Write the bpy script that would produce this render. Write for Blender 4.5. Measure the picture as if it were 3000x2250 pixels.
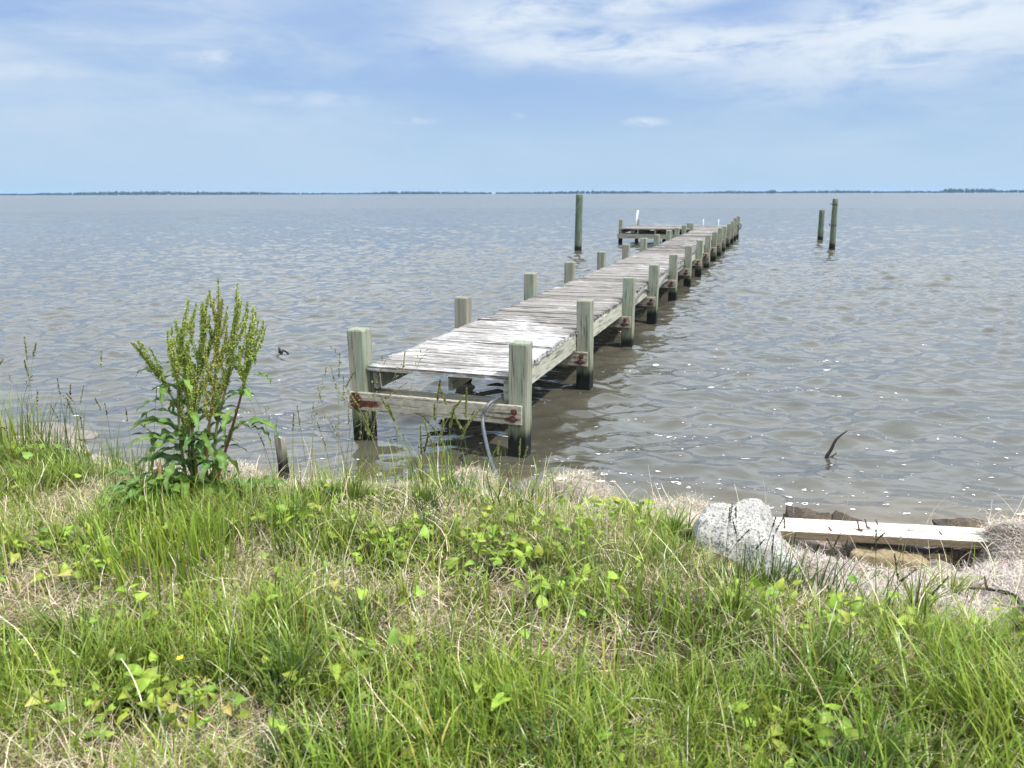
import bpy, math, random
import numpy as np
from math import radians as R, pi

# ---------------------------------------------------------------- clearing, camera, sky, sun, exposure
for o in list(bpy.data.objects):
    bpy.data.objects.remove(o)
SC = bpy.context.scene
COL = SC.collection
EYE = 1.9
PITCH, ROLL = 13.9, -0.155
FPX = 769.0

cam_d = bpy.data.cameras.new('camera')
cam = bpy.data.objects.new('camera', cam_d)
COL.objects.link(cam)
cam_d.sensor_width = 36.0
cam_d.lens = 36.0 * FPX / 1024.0
cam_d.clip_start = 0.05
cam_d.clip_end = 20000
from mathutils import Matrix, Vector
cam.matrix_world = (Matrix.Translation((0, 0, EYE)) @ Matrix.Rotation(R(90 - PITCH), 4, 'X')
                    @ Matrix.Rotation(R(ROLL), 4, 'Z'))
cam_d.dof.use_dof = True
cam_d.dof.focus_distance = 4.6
cam_d.dof.aperture_fstop = 4.5
SC.camera = cam

SUN_EL, SUN_AZ = 60.0, 122.0            # azimuth clockwise from +Y (the way the camera looks)
sd = Vector((math.sin(R(SUN_AZ)) * math.cos(R(SUN_EL)), math.cos(R(SUN_AZ)) * math.cos(R(SUN_EL)), math.sin(R(SUN_EL))))
sun_d = bpy.data.lights.new('sun', 'SUN')
sun_d.energy = 4.3
sun_d.angle = R(2.0)
sun_d.color = (1.0, 0.955, 0.89)
sun = bpy.data.objects.new('sun', sun_d)
COL.objects.link(sun)
sun.rotation_euler = (-sd).to_track_quat('-Z', 'Y').to_euler()

SC.view_settings.view_transform = 'Standard'
SC.view_settings.look = 'None'
SC.view_settings.exposure = 0.45
SC.view_settings.gamma = 1.0
SC.render.engine = 'CYCLES'
SC.cycles.max_bounces = 8
SC.cycles.transparent_max_bounces = 8
SC.cycles.use_denoising = True
SC.cycles.sample_clamp_direct = 3.0
SC.cycles.sample_clamp_indirect = 3.0


class NT:
    """tiny helper to wire node trees"""
    def __init__(self, tree):
        self.t = tree
        tree.nodes.clear()

    def n(self, typ, ins=None, **props):
        nd = self.t.nodes.new(typ)
        for k, v in props.items():
            setattr(nd, k, v)
        for k, v in (ins or {}).items():
            self.set(nd, k, v)
        return nd

    def set(self, nd, k, v):
        s = nd.inputs[k]
        if isinstance(v, bpy.types.NodeSocket):
            self.t.links.new(v, s)
        elif isinstance(v, bpy.types.Node):
            self.t.links.new(v.outputs[0], s)
        else:
            if hasattr(s.default_value, '__len__') and len(s.default_value) == 4 and len(v) == 3:
                v = (*v, 1.0)
            s.default_value = v

    def math(self, op, a, b=0.0, c=0.0, clamp=False):
        return self.n('ShaderNodeMath', {0: a, 1: b, 2: c}, operation=op, use_clamp=clamp).outputs[0]

    def mix(self, f, a, b, blend='MIX'):
        nd = self.n('ShaderNodeMix', data_type='RGBA', blend_type=blend)
        self.set(nd, 0, f); self.set(nd, 6, a); self.set(nd, 7, b)
        return nd.outputs[2]

    def ramp(self, v, a, b, lo=0.0, hi=1.0):
        return self.n('ShaderNodeMapRange', {0: v, 1: a, 2: b, 3: lo, 4: hi}, interpolation_type='SMOOTHSTEP').outputs[0]

    def noise(self, vec, scale, detail=4, rough=0.55, out=0, dist=0.0):
        return self.n('ShaderNodeTexNoise', {'Vector': vec, 'Scale': scale, 'Detail': detail, 'Roughness': rough, 'Distortion': dist}).outputs[out]

    def mapping(self, vec, loc=(0, 0, 0), rot=(0, 0, 0), scale=(1, 1, 1)):
        return self.n('ShaderNodeMapping', {'Vector': vec, 'Location': loc, 'Rotation': rot, 'Scale': scale}).outputs[0]


# ---- sky: Nishita air with high thin cloud laid over it by world direction
world = bpy.data.worlds.new('World')
SC.world = world
world.use_nodes = True
w = NT(world.node_tree)
sky = w.n('ShaderNodeTexSky', sky_type='NISHITA', sun_disc=False, sun_elevation=R(SUN_EL), sun_rotation=R(SUN_AZ),
          altitude=0.0, air_density=1.0, dust_density=0.5, ozone_density=1.6)
dirv = w.n('ShaderNodeTexCoord').outputs['Generated']
xyz = w.n('ShaderNodeSeparateXYZ', {0: dirv})
az = w.math('MULTIPLY', w.math('ARCTAN2', xyz.outputs[0], xyz.outputs[1]), 180 / pi)
el = w.math('MULTIPLY', w.math('ARCSINE', xyz.outputs[2]), 180 / pi)
ae = w.n('ShaderNodeCombineXYZ', {0: az, 1: el, 2: 0.0}).outputs[0]


def blob(a0, e0, ra, re, rot=0.0, soft=1.0):
    """smooth elliptical bank of cloud centred on azimuth a0, elevation e0 (degrees)"""
    v = w.mapping(ae, loc=(-a0, -e0, 0))
    v = w.mapping(v, rot=(0, 0, R(-rot)))
    v = w.mapping(v, scale=(1 / ra, 1 / re, 1))
    ln = w.n('ShaderNodeVectorMath', {0: v}, operation='LENGTH').outputs['Value']
    return w.ramp(ln, 1.0 + 0.6 * soft, 1.0 - 0.9 * soft)


veil_n = w.noise(w.mapping(ae, rot=(0, 0, R(8)), scale=(0.055, 0.22, 1)), 1.0, 5, 0.55, dist=0.4)
fine_n = w.noise(w.mapping(ae, rot=(0, 0, R(-6)), scale=(0.16, 0.62, 1)), 1.0, 7, 0.62, dist=0.5)
puff_n = w.noise(w.mapping(ae, scale=(0.5, 1.1, 1)), 1.0, 5, 0.6)
veil = w.ramp(w.math('ADD', w.math('MULTIPLY', veil_n, 0.75), w.math('MULTIPLY', fine_n, 0.25)), 0.30, 0.66)
hole = w.math('MAXIMUM', blob(2.0, 6.2, 15, 2.6, -4, 0.8), w.math('MULTIPLY', blob(17.5, 12.6, 9, 1.6, 14, 0.8), 0.9))
hole = w.math('MAXIMUM', hole, w.math('MULTIPLY', blob(-9, 10.5, 9, 2.0, -14, 0.8), 0.75))
veil = w.math('MULTIPLY', veil, w.math('SUBTRACT', 1.0, w.math('MULTIPLY', hole, 0.86)))
veil = w.math('ADD', w.math('MULTIPLY', veil, 0.88), 0.14, clamp=True)
band = w.math('MAXIMUM', blob(11, 9.6, 17, 1.5, -1.5, 0.9), blob(27, 10.2, 13, 3.2, 10, 0.9))
band = w.math('MAXIMUM', band, w.math('MULTIPLY', blob(1.5, 12.0, 9, 1.3, 12, 0.9), 0.9))
band = w.math('MAXIMUM', band, w.math('MULTIPLY', blob(9, 12.4, 8, 1.0, 6, 0.9), 0.8))
band = w.math('MULTIPLY', band, w.ramp(w.math('ADD', fine_n, w.math('MULTIPLY', puff_n, 0.25)), 0.38, 0.74))
puffs = w.math('MAXIMUM', blob(-20, 8.7, 2.2, 0.55, 0, 0.9), blob(9.4, 4.8, 1.4, 0.35, 0, 0.9))
for b in (blob(-31.5, 7.2, 4, 0.6, 0, 0.9), blob(-14, 6.3, 4, 0.5, 0, 0.9), blob(0.4, 5.3, 0.5, 0.25, 0, 0.9), blob(-7, 5.0, 2, 0.25, 0, 0.9)):
    puffs = w.math('MAXIMUM', puffs, w.math('MULTIPLY', b, 0.6))
puffs = w.math('MULTIPLY', puffs, w.ramp(puff_n, 0.30, 0.66))
cl = w.math('MAXIMUM', w.math('MULTIPLY', band, 0.95), w.math('MULTIPLY', puffs, 0.6))
# high cloud also over the rest of the sky, above the view
rest = w.ramp(w.noise(dirv, 2.2, 6, 0.6), 0.34, 0.62)
rest = w.math('MULTIPLY', w.math('ADD', 0.62, w.math('MULTIPLY', rest, 0.38)), w.ramp(el, 12.5, 20))
SKYMUL = 0.10
skycol = w.mix(1.0, sky.outputs[0], (SKYMUL, SKYMUL, SKYMUL), 'MULTIPLY')
# tone of the lower air: the sky texture is whitish there, the day in the photo was blue
low = w.ramp(el, 12, -0.5)
airblue = w.mix(low, (0.165, 0.295, 0.575), (0.325, 0.465, 0.615))
skycol = w.mix(w.ramp(el, 50, 16, 0.0, 0.92), skycol, airblue)
veilcol = w.mix(low, (0.445, 0.535, 0.650), (0.365, 0.485, 0.618))
fin = w.mix(veil, skycol, veilcol)
fin = w.mix(w.math('MULTIPLY', rest, 0.92), fin, (1.24, 1.38, 1.54))
fin = w.mix(cl, fin, (0.58, 0.64, 0.71))
bg = w.n('ShaderNodeBackground', {'Color': fin, 'Strength': 1.0})
out = w.n('ShaderNodeOutputWorld', {'Surface': bg})

# ---------------------------------------------------------------- helpers
rng = np.random.default_rng(7)
random.seed(7)


def hash2(ix, iy, seed):
    n = (ix.astype(np.int64) * 374761393 + iy.astype(np.int64) * 668265263 + seed * 1442695041) & 0x7fffffff
    n = ((n ^ (n >> 13)) * 1274126177) & 0x7fffffff
    return ((n ^ (n >> 16)) & 0xffff) / 65535.0


def vnoise(x, y, seed=0):
    x = np.asarray(x, float); y = np.asarray(y, float)
    ix = np.floor(x); iy = np.floor(y)
    fx = x - ix; fy = y - iy
    fx = fx * fx * (3 - 2 * fx); fy = fy * fy * (3 - 2 * fy)
    a = hash2(ix, iy, seed); b = hash2(ix + 1, iy, seed)
    c = hash2(ix, iy + 1, seed); d = hash2(ix + 1, iy + 1, seed)
    return (a + (b - a) * fx) * (1 - fy) + (c + (d - c) * fx) * fy


def fbm(x, y, seed=0, oct=4):
    s = 0; amp = 0.5; tot = 0
    for k in range(oct):
        s = s + amp * vnoise(x * 2 ** k, y * 2 ** k, seed + k * 17)
        tot += amp; amp *= 0.5
    return s / tot


def sstep(x, a, b):
    t = np.clip((np.asarray(x, float) - a) / (b - a), 0, 1)
    return t * t * (3 - 2 * t)


class MB:
    """collects numpy geometry and links it as ONE mesh object"""
    def __init__(self):
        self.V = []; self.F = []; self.C = []; self.A = []; self.n = 0

    def add(self, V, F, col=(0.5, 0.5, 0.5), a=0.0):
        V = np.asarray(V, float).reshape(-1, 3); F = np.asarray(F, np.int64)
        self.V.append(V); self.F.append(F + self.n)
        c = np.asarray(col, float)
        if c.ndim == 1: c = np.tile(c, (len(V), 1))
        self.C.append(c)
        av = np.asarray(a, float)
        if av.ndim == 0: av = np.full(len(V), float(av))
        self.A.append(av)
        self.n += len(V)
        return self

    def box(self, x0, x1, y0, y1, z0, z1, **k):
        V = [(x, y, z) for z in (z0, z1) for y in (y0, y1) for x in (x0, x1)]
        F = [(0, 2, 3, 1), (4, 5, 7, 6), (0, 1, 5, 4), (2, 6, 7, 3), (0, 4, 6, 2), (1, 3, 7, 5)]
        return self.add(V, F, **k)

    def tube(self, pts, rad, seg=8, col=(0.5, 0.5, 0.5), a=0.0, cap=True):
        pts = np.asarray(pts, float); n = len(pts)
        rad = np.full(n, rad) if np.ndim(rad) == 0 else np.asarray(rad, float)
        T = np.gradient(pts, axis=0); T /= np.linalg.norm(T, axis=1)[:, None] + 1e-12
        up = np.array([0.31, 0.2, 0.93]) if abs(T[0, 2]) < 0.9 else np.array([1, 0.1, 0.])
        S = np.cross(T, up); S /= np.linalg.norm(S, axis=1)[:, None] + 1e-12
        U = np.cross(S, T)
        an = np.linspace(0, 2 * pi, seg, endpoint=False)
        V = pts[:, None] + rad[:, None, None] * (np.cos(an)[None, :, None] * S[:, None] + np.sin(an)[None, :, None] * U[:, None])
        i = np.arange(n - 1)[:, None] * seg; j = np.arange(seg)[None]; k = (j + 1) % seg
        F = np.stack([i + j, i + k, i + seg + k, i + seg + j], -1).reshape(-1, 4)
        c = np.asarray(col, float)
        if c.ndim == 2: c = np.repeat(c, seg, 0)
        base = self.n
        self.add(V.reshape(-1, 3), F, col=c, a=a)
        if cap:
            self.F.append(np.array([list(range(seg))[::-1]]) + base)
            self.F.append(np.array([list(range(seg))]) + base + (n - 1) * seg)
        return self

    def build(self, name, mat, parent=None, smooth=True, loc=None):
        V = np.concatenate(self.V)
        me = bpy.data.meshes.new(name)
        me.vertices.add(len(V)); me.vertices.foreach_set('co', V.ravel().astype(np.float32))
        loops = np.concatenate([f.ravel() for f in self.F])
        tot = np.concatenate([np.full(len(f), f.shape[1]) for f in self.F])
        st = np.concatenate([[0], np.cumsum(tot)[:-1]])
        me.loops.add(len(loops)); me.polygons.add(len(tot))
        me.loops.foreach_set('vertex_index', loops.astype(np.int32))
        me.polygons.foreach_set('loop_start', st.astype(np.int32))
        me.polygons.foreach_set('loop_total', tot.astype(np.int32))
        me.polygons.foreach_set('use_smooth', np.full(len(tot), bool(smooth)))
        C = np.concatenate(self.C)
        at = me.attributes.new('col', 'FLOAT_COLOR', 'POINT')
        at.data.foreach_set('color', np.c_[C, np.ones(len(C))].ravel().astype(np.float32))
        aa = me.attributes.new('fac', 'FLOAT', 'POINT')
        aa.data.foreach_set('value', np.concatenate(self.A).astype(np.float32))
        me.update(calc_edges=True)
        me.validate()
        ob = bpy.data.objects.new(name, me)
        COL.objects.link(ob)
        if isinstance(mat, (list, tuple)):
            for m in mat: me.materials.append(m)
        else:
            me.materials.append(mat)
        if parent: ob.parent = parent
        if loc is not None: ob.location = loc
        return ob


def tag(o, label=None, cat=None, group=None, kind=None):
    if label: o['label'] = label
    if cat: o['category'] = cat
    if group: o['group'] = group
    if kind: o['kind'] = kind
    return o


def empty(name, loc, rz=0.0):
    o = bpy.data.objects.new(name, None)
    o.empty_display_size = 0.1
    COL.objects.link(o)
    o.location = loc; o.rotation_euler = (0, 0, rz)
    return o


def spline(pts, n):
    """Catmull-Rom through pts"""
    P = np.asarray(pts, float)
    P = np.vstack([2 * P[0] - P[1], P, 2 * P[-1] - P[-2]])
    m = len(P) - 3
    t = np.linspace(0, m - 1e-6, n); i = t.astype(int); f = (t - i)[:, None]
    a, b, c, d = P[i], P[i + 1], P[i + 2], P[i + 3]
    return 0.5 * (2 * b + (c - a) * f + (2 * a - 5 * b + 4 * c - d) * f ** 2 + (3 * b - a - 3 * c + d) * f ** 3)


# ---------------------------------------------------------------- materials
def new_mat(name):
    m = bpy.data.materials.new(name); m.use_nodes = True
    return m, NT(m.node_tree)


def finish(m, t, col, rough=0.8, bump=None, bs=0.3, bd=0.01, spec=0.3, extra=None):
    p = t.n('ShaderNodeBsdfPrincipled', {'Base Color': col, 'Roughness': rough, 'Specular IOR Level': spec})
    for k, v in (extra or {}).items(): t.set(p, k, v)
    if bump is not None:
        t.set(p, 'Normal', t.n('ShaderNodeBump', {'Height': bump, 'Strength': bs, 'Distance': bd}).outputs[0])
    t.n('ShaderNodeOutputMaterial', {'Surface': p})
    return m


def foliage_mat(name, transl=0.35, rough=0.5, vary=0.25):
    m, t = new_mat(name)
    c = t.n('ShaderNodeAttribute', attribute_name='col').outputs['Color']
    pos = t.n('ShaderNodeTexCoord').outputs['Object']
    v = t.ramp(t.noise(pos, 35, 3), 0.25, 0.75, 1 - vary, 1 + vary)
    c = t.mix(1.0, c, t.n('ShaderNodeCombineXYZ', {0: v, 1: v, 2: v}).outputs[0], 'MULTIPLY')
    p = t.n('ShaderNodeBsdfPrincipled', {'Base Color': c, 'Roughness': rough, 'Specular IOR Level': 0.35})
    if transl > 0:
        tr = t.n('ShaderNodeBsdfTranslucent', {'Color': c})
        p = t.n('ShaderNodeMixShader', {0: transl, 1: p, 2: tr})
    t.n('ShaderNodeOutputMaterial', {'Surface': p})
    return m


M_GRASS = foliage_mat('grass_blades', 0.27, 0.34, 0.2)
M_LEAF = foliage_mat('broad_leaves', 0.32, 0.52, 0.3)
M_STRAW = foliage_mat('dry_straw', 0.15, 0.7, 0.3)
M_STEM = foliage_mat('plant_stems', 0.0, 0.45, 0.2)
M_SEED = foliage_mat('seed_heads', 0.5, 0.6, 0.25)


def wood(name, ca, cb, cc, axis, side=None, algae=False, rust=False, gscale=1.0, weather=0.5):
    """weathered timber: grain stretched along axis (0 x, 1 y, 2 z), cracks, stains"""
    m, t = new_mat(name)
    pos = t.n('ShaderNodeTexCoord').outputs['Object']
    rnd = t.n('ShaderNodeObjectInfo').outputs['Random']
    off = t.n('ShaderNodeCombineXYZ', {0: t.math('MULTIPLY', rnd, 13.0), 1: t.math('MULTIPLY', rnd, 7.0), 2: t.math('MULTIPLY', rnd, 29.0)}).outputs[0]
    p2 = t.n('ShaderNodeVectorMath', {0: pos, 1: off}, operation='ADD').outputs[0]
    sc = [60.0 * gscale] * 3; sc[axis] = 2.2
    sc2 = [16.0 * gscale] * 3; sc2[axis] = 0.9
    grain = t.noise(t.mapping(p2, scale=tuple(sc)), 1.0, 4, 0.65, dist=0.6)
    broad = t.noise(t.mapping(p2, scale=tuple(sc2)), 1.0, 3, 0.5, dist=0.8)
    spots = t.noise(p2, 6.0, 5, 0.6)
    c = t.mix(t.ramp(broad, 0.3, 0.7), ca, cb)
    c = t.mix(t.math('MULTIPLY', t.ramp(spots, 0.42, 0.7), weather), c, cc)
    c = t.mix(t.math('MULTIPLY', t.ramp(grain, 0.49, 0.34), 0.85), c, (0.05, 0.045, 0.036))
    c = t.mix(t.math('MULTIPLY', t.ramp(grain, 0.55, 0.75), 0.35), c, (0.62, 0.60, 0.52))
    if side:                                            # sides mixed to a darker brown than the upper face
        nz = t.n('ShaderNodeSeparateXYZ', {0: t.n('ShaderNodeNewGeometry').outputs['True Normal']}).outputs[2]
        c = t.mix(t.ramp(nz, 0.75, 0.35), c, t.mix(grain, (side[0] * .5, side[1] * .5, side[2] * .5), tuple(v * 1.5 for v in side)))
    if algae:
        c = t.mix(t.math('SUBTRACT', 1.0, t.n('ShaderNodeSeparateXYZ', {0: t.n('ShaderNodeObjectInfo').outputs['Color']}).outputs[0]), c, t.mix(t.ramp(broad, 0.35, 0.65), (0.14, 0.135, 0.105), (0.27, 0.262, 0.205)) if name == 'post_timber' else cc)
    rough = 0.85
    if rust:
        f = t.n('ShaderNodeAttribute', attribute_name='fac').outputs['Fac']
        rn = t.noise(t.mapping(p2, scale=(14, 14, 60)), 1.0, 4, 0.7)
        rm = t.ramp(t.math('ADD', f, t.math('MULTIPLY', t.math('SUBTRACT', rn, 0.5), 0.9)), 0.38, 0.72)
        c = t.mix(rm, c, t.mix(t.ramp(rn, 0.35, 0.65), (0.035, 0.013, 0.010), (0.13, 0.042, 0.020)))
    if algae:
        z = t.n('ShaderNodeSeparateXYZ', {0: pos}).outputs[2]
        st = t.noise(t.mapping(p2, scale=(45, 45, 3.0)), 1.0, 4, 0.7)
        lo = t.math('ADD', 0.115, t.math('MULTIPLY', rnd, 0.09))
        zz = t.math('SUBTRACT', z, t.math('ADD', lo, t.math('MULTIPLY', t.math('SUBTRACT', st, 0.5), 0.16)))
        green = t.ramp(zz, 0.17, 0.02)
        c = t.mix(t.math('MULTIPLY', green, 0.6), c, (0.085, 0.10, 0.045))
        c = t.mix(t.ramp(zz, 0.065, -0.035), c, (0.010, 0.012, 0.011))
    finish(m, t, c, rough, grain, 0.55, 0.004, 0.25)
    return m


M_POST = wood('post_timber', (0.29, 0.285, 0.215), (0.205, 0.262, 0.192), (0.20, 0.185, 0.145), 2, algae=True)
M_BEAM = wood('beam_timber', (0.36, 0.335, 0.27), (0.30, 0.278, 0.22), (0.22, 0.205, 0.17), 0, rust=True, gscale=0.8)
M_STRING = wood('stringer_timber', (0.42, 0.41, 0.34), (0.36, 0.37, 0.29), (0.30, 0.28, 0.23), 1, gscale=0.8)
M_PILE = wood('piling_timber', (0.105, 0.135, 0.09), (0.08, 0.13, 0.085), (0.13, 0.135, 0.10), 2, algae=True, gscale=0.6)
M_STUMP = wood('stump_timber', (0.46, 0.43, 0.39), (0.24, 0.22, 0.20), (0.10, 0.09, 0.08), 2, algae=True)
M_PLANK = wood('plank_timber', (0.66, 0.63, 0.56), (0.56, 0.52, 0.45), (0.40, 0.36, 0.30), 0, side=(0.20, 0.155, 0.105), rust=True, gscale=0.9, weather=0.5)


def deck_mat():
    m, t = new_mat('deck_boards')
    pos = t.n('ShaderNodeTexCoord').outputs['Object']
    f = t.n('ShaderNodeAttribute', attribute_name='fac').outputs['Fac']
    bc = t.n('ShaderNodeAttribute', attribute_name='col').outputs['Color']
    br = t.n('ShaderNodeSeparateXYZ', {0: bc})
    board, edge = br.outputs[0], br.outputs[1]
    off = t.n('ShaderNodeCombineXYZ', {0: t.math('MULTIPLY', board, 37.0), 1: 0.0, 2: 0.0}).outputs[0]
    p2 = t.n('ShaderNodeVectorMath', {0: pos, 1: off}, operation='ADD').outputs[0]
    crack = t.noise(t.mapping(p2, scale=(1.7, 62, 30)), 1.0, 6, 0.72, dist=0.5)
    flake = t.noise(t.mapping(p2, scale=(7, 38, 10)), 1.0, 6, 0.72, dist=0.3)
    big = t.noise(pos, 1.15, 4, 0.6)
    y = t.n('ShaderNodeSeparateXYZ', {0: pos}).outputs[1]
    bare = t.mix(board, (0.18, 0.165, 0.150), (0.31, 0.292, 0.272))
    white = t.mix(board, (0.50, 0.49, 0.49), (0.64, 0.64, 0.64))
    # pale weathered lichen film, thickest over the first boards
    near = t.ramp(y, 3.6, 0.2, -0.08, 0.075)
    wm = t.ramp(t.math('ADD', t.math('ADD', flake, near), t.math('MULTIPLY', t.math('SUBTRACT', big, 0.5), 0.75)), 0.50, 0.66)
    c = t.mix(t.math('MULTIPLY', wm, 0.92), bare, white)
    c = t.mix(t.math('MULTIPLY', t.ramp(crack, 0.50, 0.40), 0.93), c, (0.045, 0.04, 0.038))
    c = t.mix(t.math('MULTIPLY', edge, t.ramp(flake, 0.35, 0.6)), c, (0.03, 0.028, 0.025))
    finish(m, t, c, 0.9, crack, 0.7, 0.008, 0.2)
    return m


M_DECK = deck_mat()


def simple(name, col, rough=0.6, metal=0.0, noise_sc=20, var=0.3, bump=0.2, spec=0.4):
    m, t = new_mat(name)
    pos = t.n('ShaderNodeTexCoord').outputs['Object']
    nz = t.noise(pos, noise_sc, 5, 0.6)
    c = t.mix(t.ramp(nz, 0.3, 0.7), tuple(x * (1 - var) for x in col), tuple(min(1, x * (1 + var)) for x in col))
    return finish(m, t, c, rough, nz, bump, 0.01, spec, {'Metallic': metal})


M_RUST = simple('rusty_iron', (0.085, 0.028, 0.02), 0.9, 0.0, 120, 0.6, 0.6)
M_HOSE = simple('black_rubber_hose', (0.075, 0.08, 0.095), 0.4, 0.0, 60, 0.3, 0.1, 0.5)
M_WHITE = simple('white_plastic', (0.60, 0.61, 0.61), 0.4, 0.0, 10, 0.06, 0.05)
M_TWIG = simple('dark_wet_wood', (0.025, 0.02, 0.016), 0.6, 0.0, 60, 0.5, 0.4)
M_FOAM = simple('foam', (0.72, 0.71, 0.69), 0.7, 0.0, 200, 0.1, 0.3)
M_PETAL = simple('yellow_petals', (0.75, 0.60, 0.02), 0.5, 0.0, 100, 0.1, 0.1)


def rock_mat(name, light, dark, speck, sp_amt=0.6, scale=1.0, lichen=0.0, wet=False):
    m, t = new_mat(name)
    pos = t.n('ShaderNodeTexCoord').outputs['Object']
    n1 = t.noise(pos, 9 * scale, 6, 0.65)
    n2 = t.noise(pos, 95 * scale, 3, 0.7)
    n3 = t.noise(pos, 160 * scale, 2, 0.6)
    c = t.mix(t.ramp(n1, 0.36, 0.68), dark, light)
    c = t.mix(t.math('MULTIPLY', t.ramp(n2, 0.50, 0.60), sp_amt), c, speck)
    c = t.mix(t.math('MULTIPLY', t.ramp(n3, 0.60, 0.72), 0.4), c, tuple(min(0.85, x * 1.5) for x in light))
    if lichen:
        c = t.mix(t.math('MULTIPLY', t.ramp(t.noise(pos, 7, 4, 0.6), 0.60, 0.72), lichen), c, (0.22, 0.24, 0.07))
    h = t.math('ADD', t.math('MULTIPLY', n1, 1.0), t.math('MULTIPLY', n2, 0.3))
    return finish(m, t, c, 0.35 if wet else 0.85, h, 0.7, 0.02, 0.4)


M_GRANITE = rock_mat('pale_granite', (0.46, 0.445, 0.41), (0.30, 0.29, 0.275), (0.07, 0.07, 0.075), 0.85, 0.95, 0.7)
M_SHOREROCK = rock_mat('pale_shore_rock', (0.43, 0.385, 0.325), (0.24, 0.205, 0.17), (0.11, 0.09, 0.075), 0.8, 1.2)
M_BROWNROCK = rock_mat('wet_brown_rock', (0.13, 0.095, 0.06), (0.045, 0.034, 0.025), (0.02, 0.018, 0.015), 0.8, 0.8)
M_TANROCK = rock_mat('tan_rock', (0.33, 0.26, 0.15), (0.22, 0.17, 0.10), (0.10, 0.08, 0.05), 0.5, 1.3)
M_GREYROCK = rock_mat('grey_slab', (0.25, 0.22, 0.20), (0.17, 0.15, 0.14), (0.09, 0.08, 0.08), 0.5)
M_PEBBLY = rock_mat('pebbly_concrete', (0.42, 0.37, 0.29), (0.13, 0.11, 0.08), (0.05, 0.045, 0.04), 0.9, 0.55)


def ground_mat():
    m, t = new_mat('bank_soil')
    pos = t.n('ShaderNodeTexCoord').outputs['Object']
    c = t.n('ShaderNodeAttribute', attribute_name='col').outputs['Color']
    n1 = t.noise(t.mapping(pos, scale=(1, 1.3, 1)), 55, 5, 0.7, dist=1.5)
    n2 = t.noise(pos, 9, 4, 0.6)
    v = t.math('MULTIPLY', t.ramp(n1, 0.3, 0.72, 0.35, 1.45), t.ramp(n2, 0.3, 0.7, 0.75, 1.2))
    c = t.mix(1.0, c, t.n('ShaderNodeCombineXYZ', {0: v, 1: v, 2: v}).outputs[0], 'MULTIPLY')
    return finish(m, t, c, 0.95, n1, 0.9, 0.02, 0.15)


M_GROUND = ground_mat()


def water_mat():
    m, t = new_mat('murky_water')
    pos = t.n('ShaderNodeTexCoord').outputs['Object']
    sh = t.n('ShaderNodeAttribute', attribute_name='fac').outputs['Fac']
    n = t.noise(t.mapping(pos, scale=(0.5, 1, 1)), 0.9, 4, 0.6)
    deep = t.mix(t.ramp(n, 0.3, 0.7), (0.052, 0.050, 0.038), (0.072, 0.067, 0.051))
    c = t.mix(sh, deep, (0.105, 0.082, 0.048))
    far = t.n('ShaderNodeSeparateXYZ', {0: t.n('ShaderNodeAttribute', attribute_name='col').outputs['Color']}).outputs[0]
    h1 = t.n('ShaderNodeTexNoise', {'Vector': t.mapping(pos, rot=(0, 0, R(10)), scale=(0.6, 1.25, 1)), 'Scale': 4.2, 'Detail': 4, 'Roughness': 0.5, 'Distortion': 0.5, 'Gain': 1.6, 'Offset': 0.9},
             noise_type='RIDGED_MULTIFRACTAL').outputs[0]
    h2 = t.noise(t.mapping(pos, rot=(0, 0, R(-8)), scale=(0.4, 1.0, 1)), 1.3, 4, 0.6, dist=0.4)
    h = t.math('ADD', t.math('MULTIPLY', h1, 0.010), t.math('MULTIPLY', h2, t.math('ADD', 0.04, t.math('MULTIPLY', far, 0.6))))
    return finish(m, t, c, t.math('ADD', 0.05, t.math('MULTIPLY', far, 0.15)), h, 0.30, 1.0, 0.5, {'IOR': 1.58})


M_WATER = water_mat()

# ---------------------------------------------------------------- the bank
SHX = [-60, -12, -6, -4.4, -3.4, -2.5, -1.9, -1.3, -0.34, 0.5, 0.84, 1.1, 1.6, 2.5, 2.9, 4, 8, 60]
SHY = [8.5, 7.8, 6.7, 6.0, 5.35, 4.88, 4.70, 4.66, 4.62, 4.36, 4.24, 4.18, 4.10, 4.0, 3.95, 3.9, 4.0, 6.0]
PT = [-40, -2, -0.6, -0.05, 0.2, 0.5, 1.0, 2.0, 4.0, 60]
PZ = [-2.2, -0.7, -0.30, -0.03, 0.13, 0.27, 0.38, 0.46, 0.50, 0.8]
QT = [-40, -2, -0.6, -0.05, 0.2, 0.5, 0.9, 1.3, 2.0, 4.0, 60]
QZ = [-2.2, -0.7, -0.30, -0.03, 0.05, 0.11, 0.23, 0.35, 0.45, 0.50, 0.8]


def shore_t(x, y):
    return np.interp(x, SHX, SHY) + 0.10 * (vnoise(np.asarray(x) * 1.7, np.asarray(x) * 0 + 3, 5) - 0.5) - y


def gauss(x, y, cx, cy, rx, ry):
    return np.exp(-(((x - cx) / rx) ** 2 + ((y - cy) / ry) ** 2))


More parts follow.
